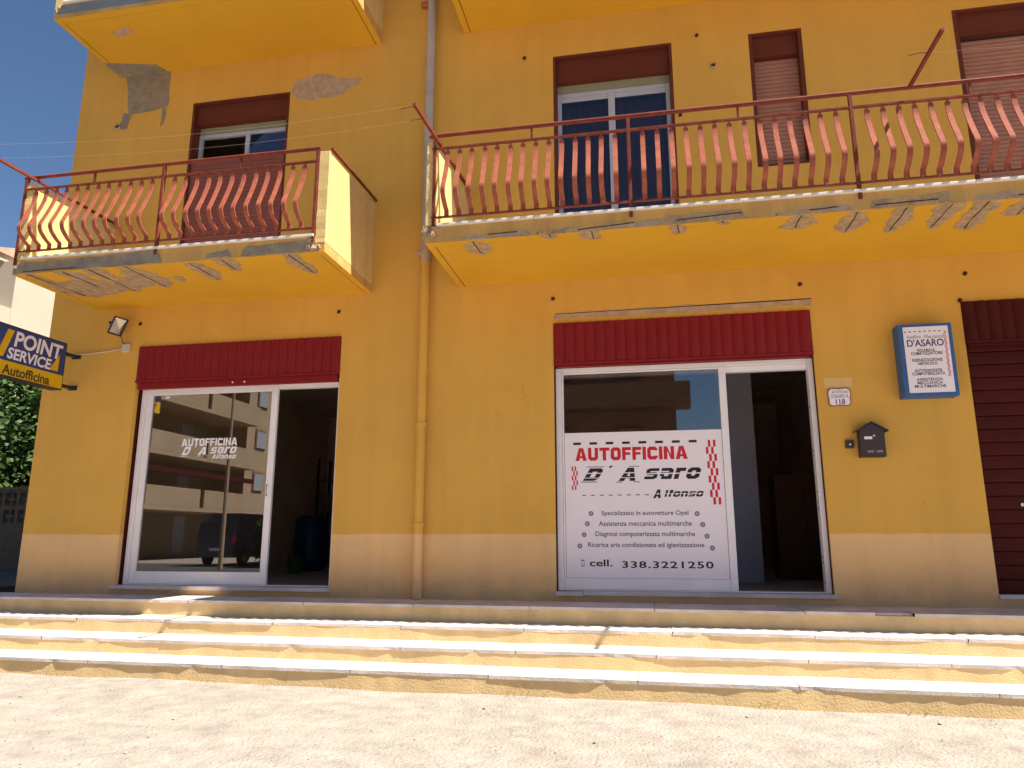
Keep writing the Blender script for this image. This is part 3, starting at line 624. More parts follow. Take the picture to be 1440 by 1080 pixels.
for i, (x0, x1, z0, z1, bar) in enumerate([(-1.78,-1.05,3.592,3.66,(-1.5,-1.2,3.635,3.64)),(-1.0,-.6,3.592,3.65,None),(-.72,.25,3.592,3.655,(-.6,-.05,3.61,3.64)),(.2,1.0,3.60,3.70,(.35,.95,3.63,3.66)),(1.25,1.95,3.592,3.665,(1.55,1.8,3.63,3.64)),
        (2.08,2.8,3.60,3.71,(2.12,2.65,3.63,3.64)),(2.95,3.35,3.60,3.68,None),(3.2,3.9,3.592,3.65,(3.3,3.7,3.62,3.63))]):
    fascia_patch(x0, x1, z0, z1, br, M_conc if i % 2 else M_patch, seed=20+i, bar=bar)
rowsL = [(-6.85,-1.33,-.50,.07,.1),(-6.40,-1.33,-.78,.12,.05),(-6.05,-1.335,-.55,.13,.03),(-5.60,-1.335,-.62,.13,.03),(-4.84,-1.30,-.74,.10,.03),(-4.43,-1.335,-.98,.10,0),(-3.66,-1.335,-.74,.09,.03)]
for i, (x, a, b, wd, sk) in enumerate(rowsL): spall(x, a, b, wd, bl, skew=sk, seed=40+i)
spall(-5.25, -.95, -.78, .06, bl, seed=61, bar=False)
fascia_patch(-7.04, -5.15, 3.60, 3.752, bl, M_concd, seed=31, bar=(-6.9,-6.2,3.615,3.62)); fascia_patch(-4.62, -4.3, 3.61, 3.70, bl, M_concd, seed=32); fascia_patch(-4.2, -3.32, 3.60, 3.745, bl, M_concd, seed=33)
blob_patch('spall_patch', [(-6.9,-1.1),(-6.3,-1.0),(-5.7,-1.05),(-5.35,-.9),(-5.5,-.75),(-6.2,-.6),(-6.7,-.45),(-6.95,-.7)], ZS-.0002, M_conc, bl, .003, plane='z', jitter=.03, seed=71)
# upper slab patches
blob_patch('spall_patch', [(-7.10,7.10),(-4.3,7.10),(-4.35,7.225),(-7.10,7.225)], -1.2005, mat('blue_grey_mortar',(0.20,0.23,0.25),.9), ul, .004, jitter=.006, seed=72)
blob_patch('spall_patch', [(-7.14,-.33),(-6.46,-.16),(-6.40,-.004),(-7.14,-.004)], 7.0385, M_concd, ul, .003, plane='z', jitter=.008, seed=73)
blob_patch('spall_patch', [(-6.6,-.86),(-6.35,-.92),(-6.3,-.82),(-6.55,-.76)], 7.0405, M_patch, ul, .003, plane='z', jitter=.012, seed=74)
# rubble at broken corners
def rubble(cx, cy, cz, parent, n=9, r=.05, seed=0):
    rnd = random.Random(seed)
    m = MB()
    for _ in range(n):
        c = Vector((cx+rnd.uniform(-.07,.07), cy+rnd.uniform(-.012,.03), cz+rnd.uniform(-.07,.07))); s_ = r*rnd.uniform(.4,1)
        bm = bmesh.new(); bmesh.ops.create_cube(bm, size=s_*1.3)
        R3 = Matrix.Rotation(rnd.uniform(0,6), 3, 'X') @ Matrix.Rotation(rnd.uniform(0,6), 3, 'Z')
        for v in bm.verts: v.co = R3 @ (v.co*rnd.uniform(.5,1.2)); v.co.y *= .6
        m.add([v.co+c for v in bm.verts], [tuple(v.index for v in f.verts) for f in bm.faces]); bm.free()
    tag(m.build('broken_corner', M_conc, parent), kind='stuff')
rubble(-3.36, SY, 3.70, bl, 11, .055, 1); rubble(-6.98, SY, 3.70, bl, 8, .045, 2); rubble(-2.08, SY, 3.70, br, 11, .06, 3); rubble(-7.08, -1.2, 7.2, ul, 8, .05, 4)

# railings --------------------------------------------------------------
RY = -1.335
def bar_mesh():
    cp = [(0,4.595),(-.002,4.54),(-.014,4.47),(-.045,4.38),(-.085,4.28),(-.125,4.19),(-.150,4.135),(-.160,4.10),(-.154,4.06),(-.130,4.02),(-.092,3.985),(-.047,3.955),(-.012,3.937),(-.002,3.925),(0.0,3.87)]
    def cr(p0,p1,p2,p3,t): return tuple(.5*((2*b)+(-a+c)*t+(2*a-5*b+4*c-d)*t*t+(-a+3*b-3*c+d)*t**3) for a,b,c,d in zip(p0,p1,p2,p3))
    path = []
    for i in range(len(cp)-1):
        for k in range(2): path.append(cr(cp[max(0,i-1)],cp[i],cp[i+1],cp[min(len(cp)-1,i+2)],k/2))
    path.append(cp[-1])
    m = MB(); wd, th = .0232, .006; vs = []
    for i, p in enumerate(path):
        a = path[max(0,i-1)]; b = path[min(len(path)-1,i+1)]; dy, dz = b[0]-a[0], b[1]-a[1]; l = math.hypot(dy,dz); ny, nz = -dz/l, dy/l
        for sx, sn in ((-1,-1),(1,-1),(1,1),(-1,1)): vs.append((sx*wd, p[0]+ny*sn*th, p[1]+nz*sn*th))
    fs = []
    for i in range(len(path)-1):
        for a in range(4): fs.append((4*i+a,4*i+(a+1)%4,4*i+4+(a+1)%4,4*i+4+a))
    fs += [(0,1,2,3),(4*len(path)-1,4*len(path)-2,4*len(path)-3,4*len(path)-4)]
    m.add(vs, fs)
    m.box(-.010,.010,-.010,.010,4.596,4.626)
    m.box(-.022,.022,-.012,.004,3.872,3.884)
    return m
BARME = None
def railing(x0, x1, posts, stubs, label, group, nb, ret):
    global BARME
    R = thing('balcony_railing', label, 'railing', (x0, RY, 3.79), group)
    m = MB(); m.tube([(x0-.03,RY,4.785),(x1,RY,4.785)], .021, 12)
    if ret:   # handrail returns to the wall on top of the parapets
        for x in ret: m.tube([(x,RY+.02,4.775),(x,-.01,4.80)], .017, 10)
    m.build('handrail', M_rail, R)
    m = MB(); m.box(x0,x1,RY-.018,RY+.018,4.627,4.643); m.build('upper_rail', M_rail, R)
    m = MB(); m.box(x0,x1,RY-.016,RY+.016,3.858,3.871); m.build('lower_rail', M_rail, R)
    for x in posts:
        m = MB(); m.box(x-.0165,x+.0165,RY-.0185,RY+.0185,3.70,4.766); m.build('post', M_rail, R, .002)
    for x in stubs:
        m = MB(); m.box(x-.01,x+.01,RY-.01,RY+.01,4.6435,4.768); m.build('stub', M_rail, R)
    for a, b in zip(posts[:-1], posts[1:]):
        for k in range(1, nb+1):
            x = a+(b-a)*k/(nb+1)
            if BARME is None:
                o = bar_mesh().build('baluster', M_bars, R); BARME = o.data
                o.location = Vector((x+random.uniform(-.004,.004), RY, 0)) - wloc(R)
            else:
                o = bpy.data.objects.new('baluster', BARME); COL.objects.link(o); o.parent = R; o.location = Vector((x+random.uniform(-.004,.004), RY, 0)) - wloc(R)
                o.rotation_euler = (0, 0, random.uniform(-.03,.03))
        m = MB()
    return R
railing(-7.03, -3.36, [-7.03,-5.238,-3.385], [-6.13,-4.30], 'short red-brown balcony railing of bellied flat bars on the left balcony', 'balcony railings', 12, [-3.236])
railing(-2.10, 7.0, [-2.07,-.076,2.002,4.08,6.15], [-1.05,.98,3.04,5.1], 'long red-brown balcony railing of bellied flat bars above the right shopfronts', 'balcony railings', 14, None)
# loose clothes-line rods
def rod(x, y0, y1, z, label, wires=(), tilt=0.0):
    R = thing('clothesline_rod', label, 'clothesline rod', (x, y0, z), 'clothesline rods')
    zz = lambda y: z + tilt*(y+1.3)
    m = MB(); m.strip([(y0, zz(y0)-.015), (y1, zz(y1)-.015), (y1, zz(y1)+.015), (y0, zz(y0)+.015)], 'x', x-.015, x+.015); m.build('bar', M_rail, R, .002)
    for yy in wires:
        z_ = z; m = MB(); m.tube([(x-.0, yy, zz(yy)+.016), (x-.07, yy, zz(yy)+.02), (x-.16, yy+.01, zz(yy)+.012)], .0035, 5); m.build('wire_end', M_rust, R)
    return R
rod(-6.90, -2.25, -.02, 4.745, 'rusty clothesline rod sticking out past the far left parapet', tilt=.02)
rod(-2.025, -2.17, -.02, 4.70, 'rusty clothesline rod reaching out beside the drainpipe', (-2.10, -1.85), tilt=.09)
r3 = rod(2.54, -2.12, -1.30, 4.80, 'short rusty clothesline rod rising above the long right railing', (-1.80,))
for i, (a, b, lab) in enumerate([((-6.90,-2.15,4.74), (-2.03,-2.12,4.645), 'outer thin clothesline wire strung in front of the left balcony'), ((-6.90,-1.85,4.75), (-2.03,-1.85,4.665), 'inner thin clothesline wire strung in front of the left balcony'),
                    ((2.54,-1.80,4.81), (7.0,-1.80,4.95), 'thin clothesline wire running right from the short rod')]):
    m = MB(); a = Vector(a); b = Vector(b); m.tube([a.lerp(b, k/16) - Vector((0,0,.10*math.sin(math.pi*k/16))) for k in range(17)], .0006, 4)
    tag(m.build('clothesline', M_cable), lab, 'wire', 'clothesline wires')

# drainpipe --------------------------------------------------------------
P = thing('drainpipe', 'drainpipe between the two balconies, grey above and ochre below', 'drainpipe', (-2.555, -.06, 0))
m = MB(); m.tube([(-2.553,-.065,.005),(-2.553,-.065,.80)], .053, 20); m.tube([(-2.553,-.065,.80),(-2.553,-.065,1.93)], .051, 20); m.tube([(-2.553,-.065,1.93),(-2.553,-.065,3.95)], .050, 20)
m.build('lower_pipe', M_wall, P)
m = MB(); m.tube([(-2.553,-.067,3.95),(-2.553,-.067,10.4)], .054, 20); m.build('upper_pipe', M_grey, P)
for z in (.80, 1.93): 
    m = MB(); m.tube([(-2.553,-.065,z-.02),(-2.553,-.065,z+.02)], .063, 20); m.build('pipe_collar', M_wall, P)
m = MB(); m.tube([(-2.553,-.067,3.90),(-2.553,-.067,4.15)], .062, 20); m.tube([(-2.55,-.067,4.02),(-2.66,-.03,4.05)], .035, 12); m.build('pipe_joint', M_patch, P)
m = MB(); m.tube([(-2.60,-.05,7.50),(-2.70,-.05,7.50)], .04, 12); m.build('red_stub', mat('orange_plastic',(0.45,.10,.04),.6), P)

# small wall fixings -------------------------------------------------------
i = 0
for (x, z, r, lab) in [(-7.07,6.24,.035,'short open pipe stub below the grey mortar patch'), (.93,6.14,.028,'open pipe stub on the wall right of the balcony door')]:
    m = MB(); m.tube([(x,-.001,z),(x,-.05,z+.004)], r, 14, cap=False); m.tube([(x,-.002,z),(x,-.03,z+.002)], r*.7, 14)
    o = m.build('pipe_stub', [M_grey, M_dark]); 
    for p in o.data.polygons:
        if p.index >= 14: p.material_index = 1
    tag(o, lab, 'pipe')
fix = [(-6.393,3.368,'rusty wall fixing beside the floodlight'),(-3.662,3.373,'rusty wall fixing above the left shopfront corner'),(1.698,3.371,'rusty wall fixing above the right end of the open shopfront'),(3.345,3.381,'rusty wall fixing above the closed garage shutter'),
       (-1.018,3.375,'rusty wall fixing above the left end of the poster shopfront'),(-1.344,6.568,'small hook left of the balcony door'),(.765,6.596,'small hook right of the balcony door'),(.524,5.558,'small hook low beside the balcony door'),(3.262,3.09,'small nail at the corner of the garage shutter box')]
for x, z, lab in fix:
    m = MB(); m.tube([(x,-.0005,z),(x,-.006,z)], .022, 9); m.tube([(x,-.006,z),(x+.006,-.03,z+.004)], .009, 6); m.box(x-.02,x+.006,-.012,-.0065,z-.026,z+.014)
    tag(m.build('wall_fixing', M_rust), lab, 'fixing', 'wall fixings')

# floodlight, junction box, cables -------------------------------------------
F = thing('floodlight', 'tilted rectangular floodlight under the left balcony', 'floodlight', (-6.585,-.17,3.30))
m = MB()
A = [(-.115,.135),(.115,.135),(.115,-.135),(-.115,-.135)]
def fr(u, d, v): return (u, d, v)
body = MB(); vs = [(-.082,0,.117),(.082,0,.117),(.082,0,-.117),(-.082,0,-.117),(-.06,.09,.08),(.06,.09,.08),(.06,.09,-.08),(-.06,.09,-.08)]
body.add(vs, [(4,5,6,7),(0,1,5,4),(1,2,6,5),(2,3,7,6),(3,0,4,7),(0,3,2,1)]); body.build('lamp_body', mat('grey_lamp_body',(0.30,.27,.22),.6), F, local=True)
fm = MB(); fm.box(-.085,.085,-.022,-.001,.108,.122); fm.box(-.085,.085,-.022,-.001,-.122,-.108); fm.box(-.085,-.072,-.022,-.001,-.1075,.1075); fm.box(.072,.085,-.022,-.001,-.1075,.1075); fm.build('lamp_frame', M_dark, F, local=True)
rm = MB(); rm.add([(-.07,-.004,.107),(.07,-.004,.107),(.07,-.004,-.107),(-.07,-.004,-.107),(-.01,-.0035,0.02),(.03,-.0185,-.03)], [(0,4,3),(0,1,5,4),(1,2,5),(2,3,4,5)]); rm.build('reflector', M_alu, F, local=True)
bk_ = MB(); bk_.box(-.1,.1,.03,.05,-.01,.02); bk_.box(-.02,.02,.05,.10,-.01,.02); bk_.build('bracket', M_dark, F, local=True)
F.rotation_euler = (math.radians(35), math.radians(5), math.radians(62))
J = thing('junction_box', 'small white junction box at the upper left corner of the left shutter', 'junction box', (-6.55,-.03,3.04))
m = MB(); m.box(-6.60,-6.495,-.045,-.0005,2.99,3.095); m.build('box_body', M_cable, J, .006)
m = MB(); m.tube([(-6.60,-.02,3.04),(-6.80,-.012,3.02),(-7.05,-.012,3.00),(-7.25,-.012,2.995),(-7.34,-.03,3.0)], .009, 6)
tag(m.build('conduit', M_cable), 'pale cable running along the wall to the service sign', 'cable')
m = MB(); m.tube([(-6.52,-.16,3.15),(-6.55,-.09,3.10),(-6.60,-.04,3.12),(-6.56,-.03,3.09)], .006, 6)
tag(m.build('lamp_cable', M_dark), 'thin dark cable looping from the floodlight to the junction box', 'cable')

# service sign (projects from the wall) --------------------------------------
SG = thing('service_sign', 'blue and yellow illuminated-type sign reading POINT SERVICE Autofficina projecting from the wall', 'sign', (-7.3,-.26,2.77))
sx = -7.20; y0_, y1_ = -1.36, -.26; z0_, z1_ = 2.47, 3.075
m = MB(); m.box(sx-.16, sx-.004, y0_, y1_, z0_, z1_); m.build('sign_case', M_dark, SG, .004)
m = MB(); m.box(sx-.004, sx, y0_+.015, y1_-.015, 2.652, z1_-.015); m.build('sign_face', M_navy, SG)
m = MB(); m.box(sx-.004, sx, y0_+.015, y1_-.015, z0_+.012, 2.650); m.build('sign_face', M_yel, SG)
for (a, b) in ((-1.25,-1.16),(-1.345,-1.3)):
    if a < -1.3:
        m = MB(); m.add([(sx+.001, -1.34, 2.86),(sx+.001, -1.25, 3.02),(sx+.001, -1.34, 3.02)], [(0,1,2)]); m.build('stripe', M_yel, SG); continue
    m = MB(); m.add([(sx+.001, a, 2.69),(sx+.001, a+.09, 2.69),(sx+.001, a+.20, 3.02),(sx+.001, a+.11, 3.02)], [(0,1,2,3)]); m.build('stripe', M_yel, SG)
m = MB(); m.add([(sx+.001,-.50,2.685),(sx+.001,-.365,2.685),(sx+.001,-.365,2.90)], [(0,1,2)]); m.build('triangle', M_yel, SG)
def rot_text(s, rect, sx_, m_, name='lettering', **k):
    o = text_mb(s, rect, 'x', sx_, **k).build(name, m_, SG); return o
rot_text('POINT', (-1.04,-.325,2.835,3.025), sx+.0015, M_print, bold=.03, shear=.12)
rot_text('SERVICE', (-1.11,-.475,2.68,2.815), sx+.0015, M_print, bold=.03, shear=.12)
rot_text('Autofficina', (-1.15,-.47,2.49,2.61), sx+.0015, mat('olive_print',(0.09,.075,.02),.5), bold=.03)
for z in (2.965, 2.55):
    m = MB(); m.box(sx-.12, sx-.06, y1_+.0005, -.001, z-.018, z+.018); m.box(sx-.14, sx-.02, -.014, -.0005, z-.03, z+.03); m.build('bracket', M_dark, SG, .002)

# blue-edged light box ----------------------------------------------------------
LB = thing('light_box_sign', "blue-framed white box sign headed D'ASARO beside the garage shutter", 'sign', (2.83,-.07,2.43))
m = MB(); m.box(2.575,3.085,-.165,-.0005,2.055,2.812); m.build('sign_case', M_blue, LB, .004)
m = MB(); m.box(2.622,3.046,-.170,-.1655,2.092,2.780); m.build('sign_face', M_print, LB)
yy = -.1708
def lt(s, r, m_, parent, y=yy, **k): return text_mb(s, (r[0], r[2], r[3], r[1]), 'y', y, **k).build('lettering', m_, parent)
M_wht = mat('white_vinyl', (0.90,.86,.84), .5, .02)
lt('Autofficina', (2.649,2.694,2.783,2.656), M_bull, LB, shear=.25); lt('Meccanica', (2.814,2.691,2.997,2.653), M_bull, LB, shear=.25)
lt("D'ASARO", (2.648,2.647,2.994,2.570), M_bluep, LB, bold=.02)
for s, r, mm in (('RICARICA',(2.739,2.545,2.903,2.516),M_blk),('CLIMATIZZATORE',(2.674,2.514,2.970,2.482),M_blk),('IGIENIZZAZIONE',(2.678,2.444,2.962,2.412),M_blk),('ABITACOLO',(2.724,2.406,2.912,2.376),M_blk),
                ('AUTODIAGNOSI',(2.691,2.335,2.946,2.305),M_blk),('COMPUTERIZZATA',(2.665,2.301,2.972,2.270),M_blk),('ASSISTENZA',(2.699,2.241,2.945,2.211),M_bluep),('MECCANICA',(2.704,2.206,2.939,2.177),M_bluep),('MULTIMARCHE',(2.676,2.172,2.966,2.141),M_bluep)):
    lt(s, r, mm, LB, bold=.02)
m = MB()
for k in range(8): x = 2.640+k*.0465; m.add([(x-.011,yy,2.724),(x+.011,yy,2.724),(x+.011,yy,2.733),(x-.011,yy,2.733)],[(0,1,2,3)])
tag(m.build('dashes', M_blk, LB), kind='stuff')
def checks(x0, w_, z1, z0, n, y, parent, sw, dx):
    m = MB(); h = (z1-z0)/n
    for k in range(n):
        o = (k % 2)*sw*.9 if dx >= 0 else 0
        for j in range(2):
            x = x0 + (0 if k % 2 == 0 else -dx) + j*2*sw + dx*.0
            m.add([(x, y, z1-h*(k+1)+.001),(x+sw, y, z1-h*(k+1)+.001),(x+sw, y, z1-h*k),(x, y, z1-h*k)],[(0,1,2,3)])
    return tag(m.build('red_checks', M_red, parent), kind='stuff')
checks(3.006,.03,2.728,2.25,16,yy,LB,.006,.006)

# number plate, mailbox, bell -------------------------------------------------
NP = thing('number_plate', 'small ceramic house-number plate reading 118', 'plate', (1.99,-.01,2.10))
Q = []
for k in range(28):
    a = 2*math.pi*k/28; cx, cz = math.cos(a), math.sin(a); s_ = max(abs(cx), abs(cz)); Q.append((1.989+.112*cx/s_*(1+.04*math.sin(5*a)), 2.103+.094*cz/s_*(1+.05*math.cos(6*a))))
m = MB(); m.strip(Q, 'y', -.0005, -.014); m.build('plate_rim', mat('brown_glaze',(0.34,.16,.09),.5,.2,30), NP)
Q2 = [(1.989+(x-1.989)*.90, 2.103+(z-2.103)*.88) for x, z in Q]
m = MB(); m.strip(Q2, 'y', -.0145, -.018); m.build('plate_face', M_print, NP)
lt('AUTOFFICINA', (1.915,2.170,2.075,2.142), M_bluep, NP, y=-.0186); lt("D'ASARO A.", (1.905,2.132,2.083,2.092), M_bluep, NP, y=-.0186); lt('118', (1.948,2.080,2.040,2.024), M_bluep, NP, y=-.0186, bold=.02)
MBX = thing('mailbox', 'dark brown house-shaped mailbox on the wall right of the open door', 'mailbox', (2.24,-.06,1.6))
m = MB(); m.box(2.125,2.360,-.11,-.0005,1.462,1.735); m.strip([(2.125,1.735),(2.360,1.735),(2.2425,1.805)], 'y', -.11, -.0005); m.build('mailbox_body', M_box, MBX)
m = MB()
for sgn in (-1,1):
    c = 2.2425; e = c+sgn*.155; m.strip([(c-.0*sgn,1.822),(e,1.728),(e,1.716),(c,1.808)], 'y', -.135, -.0005)
m.build('mailbox_roof', M_dark, MBX)
m = MB(); m.box(2.165,2.240,-.1135,-.1105,1.640,1.668); m.box(2.250,2.270,-.1135,-.1105,1.668,1.682); m.build('name_tag', M_print, MBX)
m = MB(); m.box(2.185,2.245,-.1125,-.1105,1.518,1.524); m.box(2.185,2.245,-.1125,-.1105,1.506,1.512); m.box(2.27,2.33,-.1125,-.1105,1.518,1.524); m.box(2.27,2.33,-.1125,-.1105,1.506,1.512); tag(m.build('slot', M_grey, MBX), kind='stuff')
DB = thing('doorbell', 'small square brown doorbell left of the mailbox', 'doorbell', (2.045,-.02,1.6))
m = MB(); m.box(2.004,2.086,-.03,-.0005,1.562,1.645); m.build('bell_plate', M_box, DB, .006)
m = MB(); m.tube([(2.045,-.03,1.60),(2.045,-.036,1.60)], .009, 10); m.build('button', M_print, DB)

# poster on the sliding door ------------------------------------------------------
PO = thing('shop_poster', "large white poster for AUTOFFICINA D'Asaro Alfonso filling the lower part of the door glass", 'poster', (-.08,.105,1.0))
py = .1065
m = MB(); m.box(-.921,.786,py,py+.0015,.238,1.812); m.build('poster_sheet', M_print, PO)
q = py-.0008
def pt(s, r, m_, **k): return lt(s, r, m_, PO, y=q, **k)
XS = (0.786+.921)/(.748+.925)
def fx(x): return -.921+(x+.925)*XS
def R4(r): return (fx(r[0]), r[1], fx(r[2]), r[3])
def bt(st, r, m_, parent=PO, y=q, **k):
    return block_text(st, (r[0], r[2], r[3], r[1]), y, **k).build('lettering', m_, parent)
bt('AUTOFFICINA', R4((-.81,1.640,.387,1.497)), M_red, T=.27, gap=.10)
bt('D', R4((-.735,1.412,-.495,1.275)), M_blk, shear=.42, T=.27)
bt("'", R4((-.450,1.437,-.405,1.378)), M_blk)
bt('A', R4((-.351,1.412,-.124,1.268)), M_blk, shear=.25, T=.26)
bt('saro', R4((-.081,1.403,.526,1.283)), M_blk, shear=.35, T=.27, gap=.14)
bt('A', R4((.007,1.172,.112,1.078)), M_blk, shear=.30, T=.27); bt('lfonso', R4((.125,1.165,.542,1.092)), M_blk, shear=.30, T=.27, gap=.14, lc=.80)
m = MB()
def rect(mb, x0, x1, z0, z1, y=q, raw=False):
    if not raw: x0, x1 = fx(x0), fx(x1)
    mb.add([(x0,y,z0),(x1,y,z0),(x1,y,z1),(x0,y,z1)],[(0,1,2,3)])
rect(m, -.09, .53, 1.338, 1.350, q-.0006); rect(m, -.735, -.52, 1.352, 1.362, q-.0006); rect(m, -.34, -.12, 1.352, 1.362, q-.0006); rect(m, -.735, -.55, 1.302, 1.309, q-.0006); rect(m, -.34, -.12, 1.302, 1.309, q-.0006)
rect(m, .0, .545, 1.122, 1.128, q-.0006)
tag(m.build('cut_line', M_print, PO), kind='stuff')
m = MB()
rect(m, -.69, -.50, 1.424, 1.431); rect(m, -.755, -.58, 1.258, 1.266); rect(m, -.23, -.125, 1.424, 1.431); rect(m, -.375, -.31, 1.253, 1.261); rect(m, -.19, -.125, 1.253, 1.261)
for k in range(8): x = -.83+k*.1765; rect(m, x, x+.083, 1.676, 1.703)
for k in range(8): x = -.745+k*.0955; rect(m, x, x+.042, 1.112, 1.121)
tag(m.build('dashes', M_blk, PO), kind='stuff')
def checks2(xc, z1, z0, n, sw, off, lean):
    m = MB(); h = (z1-z0)/n
    for k in range(n):
        x = xc + (0 if k % 2 == 0 else off) + lean*k
        for j in range(2): rect(m, x+j*2*sw, x+j*2*sw+sw, z1-h*(k+1)+.002, z1-h*k)
    tag(m.build('red_checks', M_red, PO), kind='stuff')
checks2(.602, 1.700, 1.005, 9, .0265, -.026, .003); checks2(-.853, 1.437, 1.175, 5, .0165, .0165, 0)
for s, r in (('Specializzato in autovetture Opel',(-.54,.948,.366,.885)),('Assistenza meccanica multimarche',(-.572,.838,.396,.785)),('Diagnosi computerizzata multimarche',(-.61,.727,.423,.661)),('Ricarica aria condizionata ed igienizzazione',(-.691,.610,.51,.546))):
    pt(s, R4(r), M_bluep, bold=.012)
m = MB()
for x, z in ((-.653,.919),(.455,.911),(-.695,.810),(.506,.797),(-.731,.692),(.542,.676),(-.780,.572),(.590,.553)):
    n = 16; c = fx(x); m.add([(c,q,z)]+[(c+.026*math.cos(2*math.pi*k/n),q,z+.026*math.sin(2*math.pi*k/n)) for k in range(n)], [(0,k+1,(k+1)%n+1) for k in range(n)])
tag(m.build('bullet', M_bluep, PO), kind='stuff')
m = MB()
for x, z in ((-.653,.919),(.455,.911),(-.695,.810),(.506,.797),(-.731,.692),(.542,.676),(-.780,.572),(.590,.553)):
    n = 16; c = fx(x); m.add([(c,q-.0005,z)]+[(c+.017*math.cos(2*math.pi*k/n),q-.0005,z+.017*math.sin(2*math.pi*k/n)) for k in range(n)], [(0,k+1,(k+1)%n+1) for k in range(n)])
m.build('bullet_centre', mat('lilac_print',(.42,.36,.40),.5,.02), PO)
pt('cell.', R4((-.679,.430,-.440,.357)), M_blk, bold=.02); pt('338.3221250', R4((-.338,.415,.592,.343)), M_blk, bold=.02, spacing=1.15)
m = MB(); x0p, x1p = -.765, -.735
rect(m, x0p, x1p, .357, .366); rect(m, x0p, x1p, .416, .426); rect(m, x0p, x0p+.005, .366, .416); rect(m, x1p-.005, x1p, .366, .416); m.build('phone_symbol', M_blk, PO)

# white vinyl lettering on the left glass -------------------------------------------
VL = thing('window_lettering', "small white AUTOFFICINA D'Asaro Alfonso lettering stuck on the left shop glass", 'lettering', (-5.35,.13,1.7))
q1 = .1325-.0006
def vt(st, r, **k): return bt(st, r, M_wht, VL, q1, **k)
vt('AUTOFFICINA', (-5.733,1.870,-4.974,1.775), T=.25, gap=.10); vt('D', (-5.725,1.769,-5.585,1.665), shear=.42, T=.25); vt("'", (-5.55,1.769,-5.523,1.735))
vt('A', (-5.500,1.764,-5.355,1.665), shear=.3, T=.25); vt('saro', (-5.335,1.757,-4.965,1.678), shear=.35, T=.25, gap=.14); vt('Alfonso', (-5.305,1.668,-4.968,1.612), shear=.3, T=.25, gap=.14, lc=.8)
m = MB(); rect(m, -5.74,-5.62,1.648,1.654,q1,True); rect(m, -5.50,-5.46,1.648,1.654,q1,True); rect(m, -5.39,-5.355,1.648,1.654,q1,True); tag(m.build('dashes', M_wht, VL), kind='stuff')
m = MB(); m.box(-6.02,-5.96,.131,.1322,2.395,2.42); tag(m.build('sticker', M_wht), 'tiny white sticker in the top left corner of the left glass', 'sticker')

# things inside the garage --------------------------------------------------------------
m = MB(); m.box(.98,1.42,2.2,2.6,.086,3.449); tag(m.build('column', M_colu), 'blue-grey square column standing just inside the right shop', 'column')
CB = thing('metal_cabinet', 'brown cabinet standing in the right shop behind the column', 'cabinet', (2.05,3.2,.086))
m = MB(); m.box(1.75,2.55,3.0,3.5,.086,1.55); m.build('cabinet_body', M_cab, CB, .01)
m = MB(); m.box(1.78,2.14,2.985,2.999,.15,1.50); m.build('cabinet_door', M_cab, CB, .004); m = MB(); m.box(2.16,2.52,2.985,2.999,.15,1.50); m.build('cabinet_door', M_cab, CB, .004)
m = MB(); m.box(2.11,2.12,2.965,2.984,.8,.95); m.build('handle', M_alu, CB)
BR = thing('plastic_barrel', 'blue plastic barrel on the floor of the left garage', 'barrel', (-5.95,4.3,.086))
m = MB(); pr = [(0,.0),(.26,.0),(.28,.05),(.29,.3),(.30,.45),(.29,.6),(.28,.85),(.25,.92),(0,.92)]
m.tube([(-5.95,4.3,.088+p[1]) for p in pr[1:-1]], [p[0] for p in pr[1:-1]], 20); m.build('barrel_body', M_barr, BR)
m = MB(); m.tube([(-5.95,4.3,1.006),(-5.95,4.3,1.04)], .2, 20); m.build('barrel_lid', M_dark, BR)
BK = thing('bucket', 'green bucket beside the blue barrel', 'bucket', (-5.35,2.0,.086))
m = MB(); m.tube([(-5.75,3.4,.088),(-5.75,3.4,.36)], [.11,.15], 16); m.build('bucket_body', M_gree, BK)
m = MB(); m.tube([(-5.75+.15*math.cos(a),3.4,.36+.13*math.sin(a)) for a in [math.pi*k/10 for k in range(11)]], .005, 5); m.build('handle', M_dark, BK)
SH = thing('storage_shelf', 'metal shelving along the back wall of the left garage', 'shelf', (-6.5,7.3,.086))
for x in (-7.3,-4.0):
    for y in (7.3,7.9):
        m = MB(); m.box(x-.02,x+.02,y-.02,y+.02,.086,2.4); m.build('upright', M_dark, SH)
for z in (.5,1.2,1.9):
    m = MB(); m.box(-7.28,-4.02,7.32,7.88,z,z+.03); m.build('shelf_board', M_alu, SH)
for k, (x, z, wd, h, mm, nm, lab) in enumerate([(-6.9,1.231,.5,.4,M_card,'cardboard_box','cardboard box on the middle shelf of the left garage'),(-6.1,1.231,.35,.3,M_red,'parts_box','red parts box on the middle shelf of the left garage'),(-5.3,1.231,.5,.45,M_card,'cardboard_box','tall cardboard box on the middle shelf of the left garage'),
        (-6.5,.531,.6,.5,M_barr,'parts_box','blue parts box on the low shelf of the left garage'),(-5.4,.531,.4,.4,M_bull,'parts_box','grey parts box on the low shelf of the left garage'),(-6.0,1.931,.8,.35,M_card,'cardboard_box','wide cardboard box on the top shelf of the left garage')]):
    t = thing(nm, lab, 'box', (x,7.6,z)); m = MB(); m.box(x-wd/2,x+wd/2,7.4,7.8,z,z+h); m.build('carton', mm, t); m = MB(); m.box(x-wd/2-.004,x+wd/2+.004,7.396,7.804,z+h*.82,z+h+.003); m.build('lid', mm, t)

